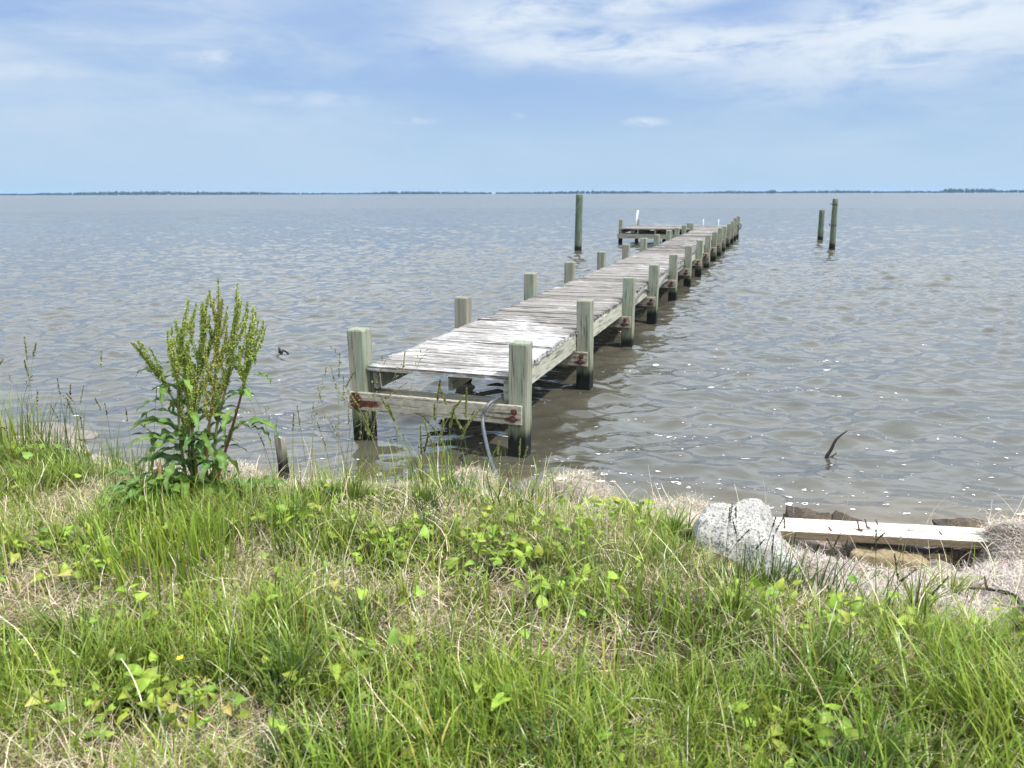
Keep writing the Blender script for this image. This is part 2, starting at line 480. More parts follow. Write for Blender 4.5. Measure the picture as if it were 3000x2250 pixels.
def ground_z(x, y):
    x = np.asarray(x, float); y = np.asarray(y, float)
    t = shore_t(x, y)
    b = sstep(x, 0.9, 1.5)
    z = np.interp(t, PT, PZ) * (1 - b) + np.interp(t, QT, QZ) * b
    land = sstep(t, 0.0, 0.4)
    z = z + land * (0.10 * (fbm(x * 1.3, y * 1.3, 11, 3) - 0.5) + 0.035 * (fbm(x * 6, y * 6, 31, 3) - 0.5))
    z = z + 0.265 * sstep(x, 2.08, 2.44) * (1 - sstep(x, 3.6, 5.0)) * np.exp(-((y - 3.47 + 0.05 * np.sin(x * 5)) / 0.19) ** 2) * (0.85 + 0.4 * (fbm(x * 3, y * 3, 45, 2) - 0.5))
    z = z + 0.03 * gauss(x, y, 1.45, 3.25, 0.2, 0.12) - 0.07 * gauss(x, y, 1.10, 2.90, 0.16, 0.12)
    hole = sstep(((x - 1.90) / 0.46) ** 2 + ((y - 3.53) / 0.33) ** 2, 1.25, 0.55)
    z = z * (1 - hole) + hole * 0.0
    return z


def wrack_w(x):
    return np.interp(x, [-8, -3, -2, 0, 0.6, 0.9, 1.15, 1.5, 2.0, 2.6, 6], [0.32, 0.45, 0.60, 0.58, 0.55, 0.7, 1.45, 1.5, 1.62, 1.65, 1.6])


def wrack_mask(x, y):
    t = shore_t(x, y)
    return (1 - sstep(t + 0.35 * (fbm(x * 3, y * 3, 77, 3) - 0.5), wrack_w(x) - 0.12, wrack_w(x) + 0.16)) * sstep(t, 0.0, 0.12)


def dry_mask(x, y):
    """patches of dead thatch in the grass"""
    n = fbm(x * 1.9 + 4, y * 1.9, 55, 4)
    d = sstep(n, 0.56, 0.68)
    for cx, cy, rx, ry in ((-0.4, 2.35, 0.3, 0.22), (0.15, 2.2, 0.3, 0.14), (0.62, 2.75, 0.35, 0.2), (-0.5, 3.3, 0.3, 0.2),
                           (1.15, 2.1, 0.35, 0.16), (0.35, 1.75, 0.25, 0.1), (-2.3, 3.5, 0.4, 0.3), (1.4, 2.5, 0.4, 0.15), (1.05, 1.75, 0.2, 0.12), (1.72, 2.38, 0.35, 0.16), (0.72, 2.95, 0.26, 0.10), (0.98, 2.38, 0.28, 0.10)):
        d = np.maximum(d, 0.95 * gauss(x, y, cx, cy, rx, ry))
    return d


gx = np.concatenate([np.linspace(-60, -9, 18)[:-1], np.linspace(-9, 9, 451), np.linspace(9, 60, 18)[1:]])
gy = np.concatenate([np.linspace(-60, -3, 16)[:-1], np.linspace(-3, 9.5, 320), np.linspace(9.5, 60, 14)[1:]])
GX, GY = np.meshgrid(gx, gy)
GZ = ground_z(GX, GY)
wm_ = wrack_mask(GX, GY)[..., None]
dm_ = dry_mask(GX, GY)[..., None]
sand = sstep(shore_t(GX, GY), 0.15, -0.1)[..., None]
gc = np.array([0.040, 0.040, 0.016]) * (1 - dm_) + dm_ * np.array([0.26, 0.205, 0.125])
gc = gc * (1 - wm_) + wm_ * np.array([0.34, 0.285, 0.235])
gc = gc * (1 - sand) + sand * np.array([0.20, 0.155, 0.10])
nx, ny = len(gx), len(gy)
ii = (np.arange(ny - 1)[:, None] * nx + np.arange(nx - 1)[None]).ravel()
gb = MB(); gb.add(np.stack([GX, GY, GZ], -1), np.stack([ii, ii + 1, ii + nx + 1, ii + nx], -1), col=gc.reshape(-1, 3))
tag(gb.build('ground', M_GROUND), kind='structure')

# ---------------------------------------------------------------- the water
wr = np.random.default_rng(21)
NW = 64
lam = np.exp(np.linspace(math.log(0.09), math.log(2.0), NW)) * wr.uniform(0.9, 1.1, NW)
kk = 2 * pi / lam
wdir = R(262) + wr.normal(0, 1, NW) * np.interp(lam, [0.09, 2.0], [0.8, 0.34])
wph = wr.uniform(0, 2 * pi, NW)
shape = np.exp(-((np.log(lam / 0.36)) / 0.95) ** 2)
slope = 0.032 * (0.38 + shape) * wr.uniform(0.6, 1.4, NW)
wamp = slope / kk


def waves(x, y, dr=None):
    t = shore_t(x, y)
    calm = 0.48 + 0.52 * sstep(-t, 0.0, 2.5)
    calm = calm * (0.65 + 0.7 * fbm(x * 0.10, y * 0.16, 91, 3))
    dx = np.zeros_like(x); dy = np.zeros_like(x); dz = np.zeros_like(x)
    for l, k, d, p, a in zip(lam, kk, wdir, wph, wamp):
        cx, cy = math.cos(d), math.sin(d)
        ph = k * (cx * x + cy * y) + p
        aa = a * calm
        if dr is not None:
            aa = aa * sstep(l / np.maximum(dr, 1e-6), 2.5, 5.0)
        s = np.sin(ph); c = np.cos(ph)
        q = 0.9
        dx -= q * aa * cx * s; dy -= q * aa * cy * s; dz += aa * c
    return dx, dy, dz


rr = [2.6]
while rr[-1] < 110:
    rr.append(rr[-1] + 0.011 + 0.0024 * rr[-1])
rr = np.array(rr)
rr = np.concatenate([rr, np.exp(np.linspace(math.log(rr[-1]), math.log(7000), 60))[1:]])
ang = np.concatenate([np.linspace(-100, -40, 160)[:-1], np.linspace(-40, 40, 940), np.linspace(40, 100, 160)[1:]])
RRg, AAg = np.meshgrid(rr, np.radians(ang), indexing='ij')
WX = RRg * np.sin(AAg); WY = RRg * np.cos(AAg)
dR = np.gradient(rr)[:, None] + 0 * AAg
dx, dy, dz = waves(WX, WY, np.maximum(dR, RRg * 0.0015))
shal = sstep(shore_t(WX, WY) + 0.5 * (fbm(WX * 1.1, WY * 1.1, 71, 3) - 0.5), -0.95, 0.1)
na = len(ang); nr = len(rr)
ii = (np.arange(nr - 1)[:, None] * na + np.arange(na - 1)[None]).ravel()
wb = MB(); wb.add(np.stack([WX + dx, WY + dy, dz], -1), np.stack([ii, ii + na, ii + na + 1, ii + 1], -1), a=shal.ravel(), col=np.repeat(sstep(RRg, 25, 160).ravel()[:, None], 3, 1))
tag(wb.build('water', M_WATER), kind='structure')

# foam flecks drifting on the surface near the bank
fr = np.random.default_rng(5)
lx0, ly0, ls = 2.0, 5.0, 0.0
fb = MB()
for k in range(620):
    x = fr.uniform(-4.2, 5.5) if k < 250 else fr.normal(2.3, 1.2)
    t = -fr.gamma(1.7, 0.75) - 0.03
    if k % 9 == 0: t = -fr.uniform(1, 7)
    y = float(np.interp(x, SHX, SHY)) - t
    if k % 3:                                           # most flecks lie in drift lines
        if k % 24 == 1: lx0, ly0, ls = x, y, fr.normal(-0.15, 0.15)
        u = fr.normal(0, 0.45); x = lx0 + u; y = ly0 + ls * u + 0.03 * math.sin(5 * u) + fr.normal(0, 0.018)
    r = 0.0036 * math.exp(fr.normal(0.25, 0.65)); r = min(r, 0.024)
    m = 10; a = np.linspace(0, 2 * pi, m, endpoint=False)
    rad = r * (1 + 0.35 * fr.normal(0, 1, m)); rad = np.maximum(rad, 0.3 * r)
    st = fr.uniform(1.0, 2.0)
    px = x + st * rad * np.cos(a); py = y + 0.9 * rad * np.sin(a)
    ring = r > 0.006 and fr.random() < 0.3
    if ring:
        X = np.concatenate([px, x + 0.62 * (px - x)]); Y = np.concatenate([py, y + 0.62 * (py - y)])
        ddx, ddy, ddz = waves(X, Y)
        F = [(i, (i + 1) % m, m + (i + 1) % m, m + i) for i in range(m)]
        fb.add(np.stack([X + ddx, Y + ddy, ddz + 0.003], -1), F)
    else:
        X = np.append(px, x); Y = np.append(py, y)
        ddx, ddy, ddz = waves(X, Y)
        Z = ddz + 0.003; Z[-1] += 0.0015
        fb.add(np.stack([X + ddx, Y + ddy, Z], -1), [(i, (i + 1) % m, m) for i in range(m)])
tag(fb.build('foam_flecks', M_FOAM), 'small white flecks of foam drifting on the water along the bank', 'foam', kind='stuff')

# ---------------------------------------------------------------- the far shore
fs = np.random.default_rng(3)
M_FAR = simple('far_woods', (0.028, 0.042, 0.030), 0.9, 0, 0.02, 0.25, 0.0)
M_FARLAND = simple('far_land', (0.10, 0.10, 0.07), 0.95, 0, 0.01, 0.2, 0.0)


def far_y(x):
    return 4000 + 250 * (fbm(x * 0.0011, x * 0 + 1, 61, 3) - 0.5) - 0.04 * np.maximum(x, 0) * (np.asarray(x) > 900)


lx = np.linspace(-5200, 5200, 260)
ly = far_y(lx)
lb = MB()
V = []
for k, (o, z) in enumerate(((-14, -0.4), (0, 0.9), (60, 1.4), (400, 1.6), (420, -1))):
    V.append(np.stack([lx, ly + o, np.full_like(lx, z)], -1))
V = np.stack(V); n = len(lx)
ii = (np.arange(4)[:, None] * n + np.arange(n - 1)[None]).ravel()
lb.add(V, np.stack([ii, ii + 1, ii + n + 1, ii + n], -1))
tag(lb.build('far_shore', M_FARLAND), kind='structure')


def ico(sub=1):
    import bmesh
    bm = bmesh.new(); bmesh.ops.create_icosphere(bm, subdivisions=sub, radius=1)
    V = np.array([v.co[:] for v in bm.verts]); F = np.array([[v.index for v in f.verts] for f in bm.faces])
    bm.free(); return V, F


IV, IF = ico(1)
IV2, IF2 = ico(2)


def far_h(x):
    h = 8.0 + 5.5 * sstep(fbm(x * 0.0035, x * 0 + 9, 41, 4), 0.38, 0.7)
    h = h + 4 * np.exp(-((x + 1900) / 220) ** 2)
    h = h + 5 * np.exp(-((x - 1130) / 90) ** 2)
    h = h + 9.5 * sstep(x, 2130, 2175) * sstep(x, 2420, 2330) + 2.5 * sstep(x, 2100, 2200)
    return h


fw = MB()
for row in range(3):
    for x in np.arange(-5100, 5100, 10.0):
        x = x + fs.uniform(-5, 5)
        if -104 < x < -80 or -578 < x < -566 or (fs.random() < 0.01):
            continue
        h = float(far_h(np.array(x))) * fs.uniform(0.72, 1.12)
        r = fs.uniform(4, 8)
        n = 1 + 0.22 * fs.normal(0, 1, len(IV))
        V = IV * n[:, None] * np.array([r, r, h * 0.55]) + np.array([x, float(far_y(np.array(x))) + 12 + row * 16 + fs.uniform(-6, 6), 0.9 + h * 0.47])
        fw.add(V, IF)
for x, h, r in ((1290, 13, 11), (1302, 17, 13), (1318, 16, 12), (1210, 8, 30), (1170, 9, 30), (1130, 9, 30)):
    for q in range(4):
        n = 1 + 0.2 * fs.normal(0, 1, len(IV))
        fw.add(IV * n[:, None] * np.array([r * .6, r * .6, h * 0.5]) + np.array([x + fs.uniform(-5, 5), float(far_y(np.array(x))) - 6, 0.9 + h * 0.45]), IF)
tag(fw.build('far_woods', M_FAR, smooth=False), 'low blue green line of woods along the far shore', 'woods', kind='stuff')

M_HOUSE = simple('white_house_wall', (0.72, 0.72, 0.70), 0.7, 0, 1, 0.05, 0.0)
M_ROOF = simple('grey_house_roof', (0.30, 0.30, 0.31), 0.8, 0, 1, 0.1, 0.0)
for x, lab, ww in ((-91, 'tiny white house in a gap of the far tree line left of the tall piling', 9),
                   (2700, 'tiny white house on the far right shore, left one of the pair', 10),
                   (2815, 'tiny white house on the far right shore, right one of the pair', 10)):
    y = float(far_y(np.array(x))) - 4
    h = empty('waterfront_house', (x, y, 0.6)); tag(h, lab, 'house', 'white houses on the far shore')
    b = MB(); b.box(-ww / 2, ww / 2, -4, 4, 0, 5); b.build('wall', M_HOUSE, h, smooth=False)
    b = MB(); k = ww / 2 + .5
    b.add([(-k, -4.6, 4.9), (k, -4.6, 4.9), (k, 4.6, 4.9), (-k, 4.6, 4.9), (-k, 0, 7.6), (k, 0, 7.6)], [(0, 1, 5, 4), (2, 3, 4, 5), (0, 3, 2, 1)])
    b.F.append(np.array([(0, 4, 3), (1, 2, 5)])); b.build('roof', M_ROOF, h, smooth=False)

# ---------------------------------------------------------------- the dock
YAW = R(18.85)
OX, OY = 0.055, 5.47
dock = empty('wooden_dock', (OX, OY, 0), -YAW)
tag(dock, 'long weathered grey wooden dock on square posts running out to an end platform', 'dock')
dr = np.random.default_rng(17)
PW = 0.14


def post(x, y, top, parent=dock, wdt=PW, chamfer=0.007, lean=(0, 0), lab=None):
    """square timber post, z = 0 at the water line, corners eased and faces slightly uneven"""
    b = MB()
    h = wdt / 2; c = chamfer
    ring = []
    for (sx, sy) in ((1, 1), (-1, 1), (-1, -1), (1, -1)):
        a = [(sx * h, sy * (h - c)), (sx * (h - c), sy * h)]
        if sx * sy < 0: a = a[::-1]
        ring += a
    ring = np.array(ring)
    # extra points along each face so that faces are not dead flat
    full = []
    for i in range(8):
        p, q = ring[i], ring[(i + 1) % 8]
        full.append(p)
        if np.linalg.norm(q - p) > 0.03:
            full += [p + (q - p) * f for f in (0.25, 0.5, 0.75)]
    ring = np.array(full); m = len(ring)
    zs = np.concatenate([np.linspace(-0.6, top - 0.012, 16), [top]])
    V = []
    for i, z in enumerate(zs):
        s = 1.0 if i < len(zs) - 1 else 0.93
        r = ring * s + dr.normal(0, 0.0009, ring.shape)
        V.append(np.c_[r[:, 0] + lean[0] * z, r[:, 1] + lean[1] * z, np.full(m, z) + (dr.normal(0, 0.0015, m) if i == len(zs) - 1 else 0)])
    V = np.concatenate(V)
    F = [(i * m + j, i * m + (j + 1) % m, (i + 1) * m + (j + 1) % m, (i + 1) * m + j) for i in range(len(zs) - 1) for j in range(m)]
    b.add(V, F)
    cen = np.array([[lean[0] * top, lean[1] * top, top - 0.002]])
    nb = b.n; b.add(cen, np.zeros((0, 3)))
    b.F[-1] = np.array([(nb - m + j, nb - m + (j + 1) % m, nb) for j in range(m)])
    o = b.build('post', M_POST, parent, smooth=False, loc=(x, y, 0))
    g = float(dr.uniform(0.35, 1.0)); o.color = (g, g, g, 1)
    if lab: o['label'] = lab
    return o


def bolt(parent, x, y, z, r=0.021):
    """rusted hex bolt head on a washer, sticking out towards -y"""
    b = MB()
    a = np.linspace(0, 2 * pi, 14, endpoint=False)
    rw = r * 1.15 * (1 + 0.06 * dr.normal(0, 1, 14))
    f = np.stack([rw * np.cos(a), 0 * a - 0.004, rw * np.sin(a)], -1); k = np.stack([rw * np.cos(a), 0 * a + 0.002, rw * np.sin(a)], -1)
    b.add(np.concatenate([k, f]), [(j, (j + 1) % 14, 14 + (j + 1) % 14, 14 + j) for j in range(14)])
    b.F.append(np.array([list(range(14, 28))]))
    a = np.linspace(0, 2 * pi, 6, endpoint=False) + dr.uniform(0, 1); rh = r * 0.72
    hx = np.stack([rh * np.cos(a), 0 * a - 0.003, rh * np.sin(a)], -1); hy = hx * np.array([0.94, 1, 0.94]); hy[:, 1] = -0.017
    n0 = b.n
    b.add(np.concatenate([hx, hy]), [(j, (j + 1) % 6, 6 + (j + 1) % 6, 6 + j) for j in range(6)])
    b.F.append(np.array([[n0 + 6 + j for j in range(6)]]))
    return b.build('bolt', M_RUST, parent, smooth=False, loc=(x, y, z))


def grid_box(b, x0, x1, y0, y1, z0, z1, n, axis=0, jit=0.0012, rustpts=(), extra=None):
    """timber of rectangular section, divided along its length"""
    if axis == 0:
        L0, L1, a0, a1 = x0, x1, y0, y1
    else:
        L0, L1, a0, a1 = y0, y1, x0, x1
    e = 0.004
    m = 5
    zz = np.linspace(z0 + e, z1 - e, m)
    prof = [(a0, z) for z in zz] + [(a0 + e + (a1 - a0 - 2 * e) * f, z1) for f in np.linspace(0, 1, 7)] + [(a1, z) for z in zz[::-1]] + [(a1 - e, z0), (a0 + e, z0)]
    prof = np.array(prof); k = len(prof)
    ls = np.linspace(L0, L1, n)
    V = []
    for l in ls:
        p = prof + dr.normal(0, jit, prof.shape)
        lj = np.full(k, l) + (dr.normal(0, 0.002, k) if l in (L0, L1) else 0)
        V.append(np.stack([lj, p[:, 0], p[:, 1]], -1) if axis == 0 else np.stack([p[:, 0], lj, p[:, 1]], -1))
    V = np.concatenate(V)
    i = np.arange(n - 1)[:, None] * k; j = np.arange(k)[None]; q = (j + 1) % k
    F = np.stack([i + j, i + q, i + k + q, i + k + j], -1).reshape(-1, 4)
    fac = np.zeros(len(V))
    for (rx, rz, sx, sz) in rustpts:
        d = np.sqrt(((V[:, 0] - rx) / sx) ** 2 + ((V[:, 2] - rz) / sz) ** 2)
        fac = np.maximum(fac, 1 - sstep(d, 0.3, 1.3))
    n0 = b.n
    b.add(V, F, a=fac)
    b.F.append(np.array([list(range(k))[::-1]]) + n0); b.F.append(np.array([list(range(k))]) + n0 + (n - 1) * k)
    return b


rowsY = [5.47, 7.43, 9.61, 11.51, 13.75, 15.95, 18.1, 20.1, 22.2, 24.1, 25.9, 28.1]
rows = [(y - OY) / math.cos(YAW) for y in rowsY]
tops_r = [0.86, 0.90, 0.885, 0.875, 0.85, 0.86, 0.845, 0.86, 0.83, 0.86, 0.84, 0.83]
tops_l = [0.888, 0.88, 0.90, 0.88, 0.87, 0.86, 0.87, 0.85, 0.86, 0.85, 0.86, 0.85]
LXP = -1.30
ZD, ZB1, ZS0 = 0.612, 0.405, 0.405
for i, s in enumerate(rows):
    o = post(0.0, s, tops_r[i], lean=(0.010 * dr.normal(), 0.010 * dr.normal()))
    o2 = post(LXP, s, tops_l[i], lean=(-0.012 if i == 0 else 0.012 * dr.normal(), 0.010 * dr.normal()))
    if i == 0:
        o['label'] = 'front right post with a knot and a darkened top'
        o2['label'] = 'front left post with a pale top and rust streaked side'
    if i in (0, 1): o2.color = ((0.85,) * 3 + (1,), (0.05,) * 3 + (1,))[i]; o.color = (0.9, 0.9, 0.9, 1)
    # two cross beams, one bolted to each side of the pair of posts
    for side in (-1, 1):
        yb = s + side * (PW / 2 + 0.021)
        x0, x1 = LXP - PW / 2 + 0.004, 0.052 + dr.uniform(-0.01, 0.01)
        zt = ZB1 + dr.uniform(-0.004, 0.004) - 0.001
        zb = zt - 0.14
        b = MB()
        rp = [(-0.012, zt - 0.045, 0.03, 0.02), (-0.03, zt - 0.105, 0.08, 0.018), (LXP, zt - 0.05, 0.04, 0.03), (LXP + 0.02, zt - 0.095, 0.10, 0.03)]
        if i == 0: rp += [(LXP - 0.01, zt - 0.07, 0.07, 0.10), (LXP + 0.11, zt - 0.085, 0.17, 0.03)]
        grid_box(b, x0, x1, -0.019, 0.019, zb, zt, 64, 0, rustpts=rp)
        bo = b.build('cross_beam', M_BEAM, dock, smooth=False, loc=(0, yb, 0))
        if side == -1 and i < 9:
            bolt(bo, -0.012 + dr.uniform(-.01, .01), -0.019, zt - 0.045)
            bolt(bo, -0.030 + dr.uniform(-.012, .012), -0.019, zt - 0.100, 0.023)
            bolt(bo, LXP + 0.01, -0.019, zt - 0.05)
            bolt(bo, LXP - 0.02, -0.019, zt - 0.10)

# three stringers lie along the beams, carrying the boards
for xs, y0, nm in ((-0.095, -0.02, 'right'), (-0.62, 0.16, 'mid'), (-1.205, 0.03, 'left')):
    cuts = [y0] + [rows[k] + dr.uniform(-0.05, 0.05) for k in (1, 3, 5, 7, 9)] + [rows[-1] + 0.4]
    for a, bb in zip(cuts[:-1], cuts[1:]):
        b = MB()
        oo = dr.uniform(-0.004, 0.004)
        grid_box(b, -0.019, 0.019, 0, bb - a - 0.004, ZS0 + 0.002, ZD - 0.040, int(12 + (bb - a) * 5), 1)
        b.build('stringer', M_STRING, dock, smooth=False, loc=(xs + oo, a, 0))


def boards(b, x0, x1, ya, yb, seedn, ragged=0.010, bw=0.128):
    """deck boards laid across; every board its own width, cup, tilt and ragged ends"""
    br = np.random.default_rng(seedn)
    y = ya
    while y < yb:
        wd = bw * br.uniform(0.93, 1.06)
        gap = br.uniform(0.006, 0.015)
        e0 = x0 + br.normal(0, ragged); e1 = x1 + abs(br.normal(0, ragged)) - 0.004
        n, k = 30, 7
        xs = np.linspace(e0, e1, n)
        u = np.linspace(0, 1, k)
        ph = br.uniform(0, 50)
        wob = 0.004 * (vnoise(xs * 5 + ph, xs * 0, 3) - 0.5)
        X, U = np.meshgrid(xs, u, indexing='ij')
        Y = y + U * (wd - gap) + wob[:, None] + 0.003 * (vnoise(X * 22 + ph, U * 3, 8) - 0.5) * (np.abs(U - .5) > .45)
        Z = ZD + br.normal(0, 0.0022) + (U - 0.5) * br.normal(0, 0.004) - 0.006 * (vnoise(X * 9, U * 14 + ph, 4) ** 2) - br.uniform(0, 0.004) * (1 - 4 * (U - .5) ** 2)
        endrot = np.clip(1 - (e1 - X) / 0.07, 0, 1) * br.uniform(0.2, 1) + np.clip(1 - (X - e0) / 0.04, 0, 1) * br.uniform(0, 0.7)
        Z = Z - 0.012 * endrot * vnoise(X * 60 + ph, U * 9, 5)
        X = X + (np.arange(n)[:, None] == n - 1) * br.normal(0, 0.006, (n, k)) + (np.arange(n)[:, None] == 0) * br.normal(0, 0.004, (n, k))
        Vt = np.stack([X, Y, Z], -1).reshape(-1, 3)
        Vb = np.stack([X, Y, np.full_like(Z, ZD - 0.038)], -1).reshape(-1, 3)
        bi = br.random()
        col = np.stack([np.full(n * k, bi), endrot.ravel(), np.zeros(n * k)], -1)
        i = (np.arange(n - 1)[:, None] * k + np.arange(k - 1)[None]).ravel()
        Ft = np.stack([i, i + k, i + k + 1, i + 1], -1)
        n0 = n * k
        Fb = Ft[:, ::-1] + n0
        sides = []
        for a in range(n - 1):
            sides += [(a * k, n0 + a * k, n0 + (a + 1) * k, (a + 1) * k), (a * k + k - 1, (a + 1) * k + k - 1, n0 + (a + 1) * k + k - 1, n0 + a * k + k - 1)]
        for c in range(k - 1):
            sides += [(c, c + 1, n0 + c + 1, n0 + c), ((n - 1) * k + c, n0 + (n - 1) * k + c, n0 + (n - 1) * k + c + 1, (n - 1) * k + c + 1)]
        b.add(np.concatenate([Vt, Vb]), np.concatenate([Ft, Fb, np.array(sides)]), col=np.concatenate([col, col * [1, .3, 1]]))
        y += wd
    return b


db = MB()
boards(db, -1.225, -0.076, -0.055, 24.35, 1)
db.build('deck', M_DECK, dock, smooth=False)
# end platform, reaching out to the left
PX0, PY0, PY1 = -4.15, 24.4, 27.5
pb = MB()
boards(pb, PX0 + 0.07, -0.076, PY0, PY1, 2, bw=0.14)
pb.build('platform_deck', M_DECK, dock, smooth=False)
plat_posts = [(PX0, 25.2, 0.90), (PX0 + 0.25, 27.5, 0.86), (-1.55, 25.2, 0.80), (-2.75, 27.4, 0.57), (-1.45, 27.4, 0.57), (-2.7, 25.35, 0.57),
              (0.0, 26.2, 0.85), (0.0, 28.1, 0.92), (0.02, 29.9, 0.93)]
for x, y, tp in plat_posts:
    post(x, y, tp, lean=(0.006 * dr.normal(), 0.006 * dr.normal()))
for yy, zt in ((24.46, 0.40), (25.1, 0.405), (27.3, 0.405)):
    b = MB(); grid_box(b, PX0 + 0.02, 0.05, -0.02, 0.02, zt - 0.17, zt, 40, 0)
    b.build('cross_beam', M_BEAM, dock, smooth=False, loc=(0, yy, 0))
for x in np.linspace(PX0 + 0.15, -1.4, 5):
    b = MB(); grid_box(b, -0.02, 0.02, 0, 3.0, 0.408, ZD - 0.04, 12, 1)
    b.build('stringer', M_STRING, dock, smooth=False, loc=(x, PY0 + 0.05, 0))
b = MB(); grid_box(b, -0.02, 0.02, 0, 5.9, 0.36, 0.50, 20, 1); b.build('stringer', M_STRING, dock, smooth=False, loc=(-0.095, 24.2, 0))
# white pipe leaning at the back corner of the platform, and the rails of a swim ladder at the end
b = MB(); b.tube([(0, 0, 0.3), (0.05, 0.0, 0.8), (0.1, 0.02, 1.22)], 0.040, 10); b.build('pipe', M_WHITE, dock, loc=(-3.95, 27.2, 0))
for x in (-0.62, -1.22):
    b = MB(); b.tube(spline([(0, 0.06, 0.2), (0, 0.06, 0.75), (0, 0.0, 0.86), (0, -0.10, 0.80), (0, -0.12, 0.6)], 16), 0.015, 8)
    b.build('ladder_rail', M_WHITE, dock, loc=(x, PY1 + 0.05, 0))
# mooring cleat brackets on the outermost posts
for y in (28.1, 29.9):
    b = MB(); b.tube(spline([(0.07, 0, 0.62), (0.14, 0, 0.60), (0.15, 0, 0.45), (0.09, 0, 0.40)], 12), 0.02, 6)
    b.tube([(0.075, -0.05, 0.56), (0.075, 0.05, 0.56)], 0.018, 6); b.build('mooring_bracket', M_TWIG, dock, loc=(0, y, 0))


def dockpt(r, s, z):
    return (OX + r * math.cos(YAW) + s * math.sin(YAW), OY - r * math.sin(YAW) + s * math.cos(YAW), z)


# black hose: out of the bank, over the front beam, under the deck, sagging outside the stringer further on
hp = [(0.09, 4.10, 0.10), (0.05, 4.17, 0.20), (0.02, 4.26, 0.225), (-0.05, 4.5, 0.15), (-0.12, 4.8, 0.13), (-0.175, 5.08, 0.20), (-0.21, 5.27, 0.33), (-0.175, 5.31, 0.425),
      (-0.10, 5.42, 0.455), dockpt(-0.15, 0.25, 0.43), dockpt(-0.15, 1.2, 0.445), dockpt(-0.15, 2.2, 0.44), dockpt(-0.13, 3.6, 0.435),
      dockpt(-0.09, 4.3, 0.375), dockpt(-0.04, 4.65, 0.385), dockpt(-0.055, 5.3, 0.50), dockpt(-0.06, 5.9, 0.545), dockpt(-0.055, 6.25, 0.50), dockpt(-0.055, 6.9, 0.40), dockpt(-0.055, 7.6, 0.44), dockpt(-0.055, 8.3, 0.52),
      dockpt(-0.058, 9.2, 0.43), dockpt(-0.058, 10.2, 0.5), dockpt(-0.058, 12.0, 0.44)]
b = MB(); b.tube(spline(hp, 260), 0.0135, 12)
tag(b.build('hose', M_HOSE), 'black rubber hose looping over the front beam of the dock down to the grass', 'hose')


# ---------------------------------------------------------------- free-standing round pilings
def piling(loc, r0, r1, top, lean, lab, bands=()):
    b = MB()
    zs = np.concatenate([np.linspace(-0.8, top - 0.02, 20), [top]])
    m = 18; a = np.linspace(0, 2 * pi, m, endpoint=False)
    rad = np.interp(zs, [0, top], [r0, r1]); rad[-1] *= 0.9
    prof = 1 + 0.02 * dr.normal(0, 1, m)
    V = []
    for z, r in zip(zs, rad):
        q = r * prof * (1 + 0.012 * dr.normal(0, 1, m))
        for (bz, bh, be) in bands:
            if abs(z - bz) < bh: q = q + be * dr.uniform(0.2, 1, m)
        V.append(np.stack([q * np.cos(a) + lean[0] * z, q * np.sin(a) + lean[1] * z, np.full(m, z) + (0.01 * dr.normal(0, 1, m) if z == top else 0)], -1))
    V = np.concatenate(V); n = len(zs)
    b.add(V, [(i * m + j, i * m + (j + 1) % m, (i + 1) * m + (j + 1) % m, (i + 1) * m + j) for i in range(n - 1) for j in range(m)])
    b.F.append(np.array([[(n - 1) * m + j for j in range(m)]]))
    o = b.build('mooring_piling', M_PILE, loc=loc)
    return tag(o, lab, 'piling', 'round mooring pilings in the water')


piling((2.26, 26.55, 0), 0.125, 0.115, 1.87, (0.008, 0), 'tall upright green round piling standing alone left of the dock end')
piling((12.75, 32.26, 0), 0.115, 0.105, 1.22, (-0.03, 0.0), 'short green round piling, left one of the pair out on the right', ((0.33, 0.08, 0.02),))
o = piling((11.19, 27.21, 0), 0.105, 0.085, 1.70, (-0.028, 0.0), 'taller leaning green round piling, right one of the pair, with iron bands', ((0.85, 0.03, 0.015),))
for z in (0.82, 1.52):
    b = MB(); a = np.linspace(0, 2 * pi, 24)
    rr_ = 0.104 - 0.012 * z / 1.7
    b.tube(np.stack([rr_ * np.cos(a) - 0.028 * z, rr_ * np.sin(a), np.full(24, z)], -1), 0.011, 6, cap=False)
    b.tube([(-0.03 - rr_ - 0.0 - 0.028 * z, 0, z - 0.03), (-0.06 - rr_ - 0.028 * z, 0, z + 0.04)], 0.012, 6)
    b.build('iron_band', M_RUST, o)


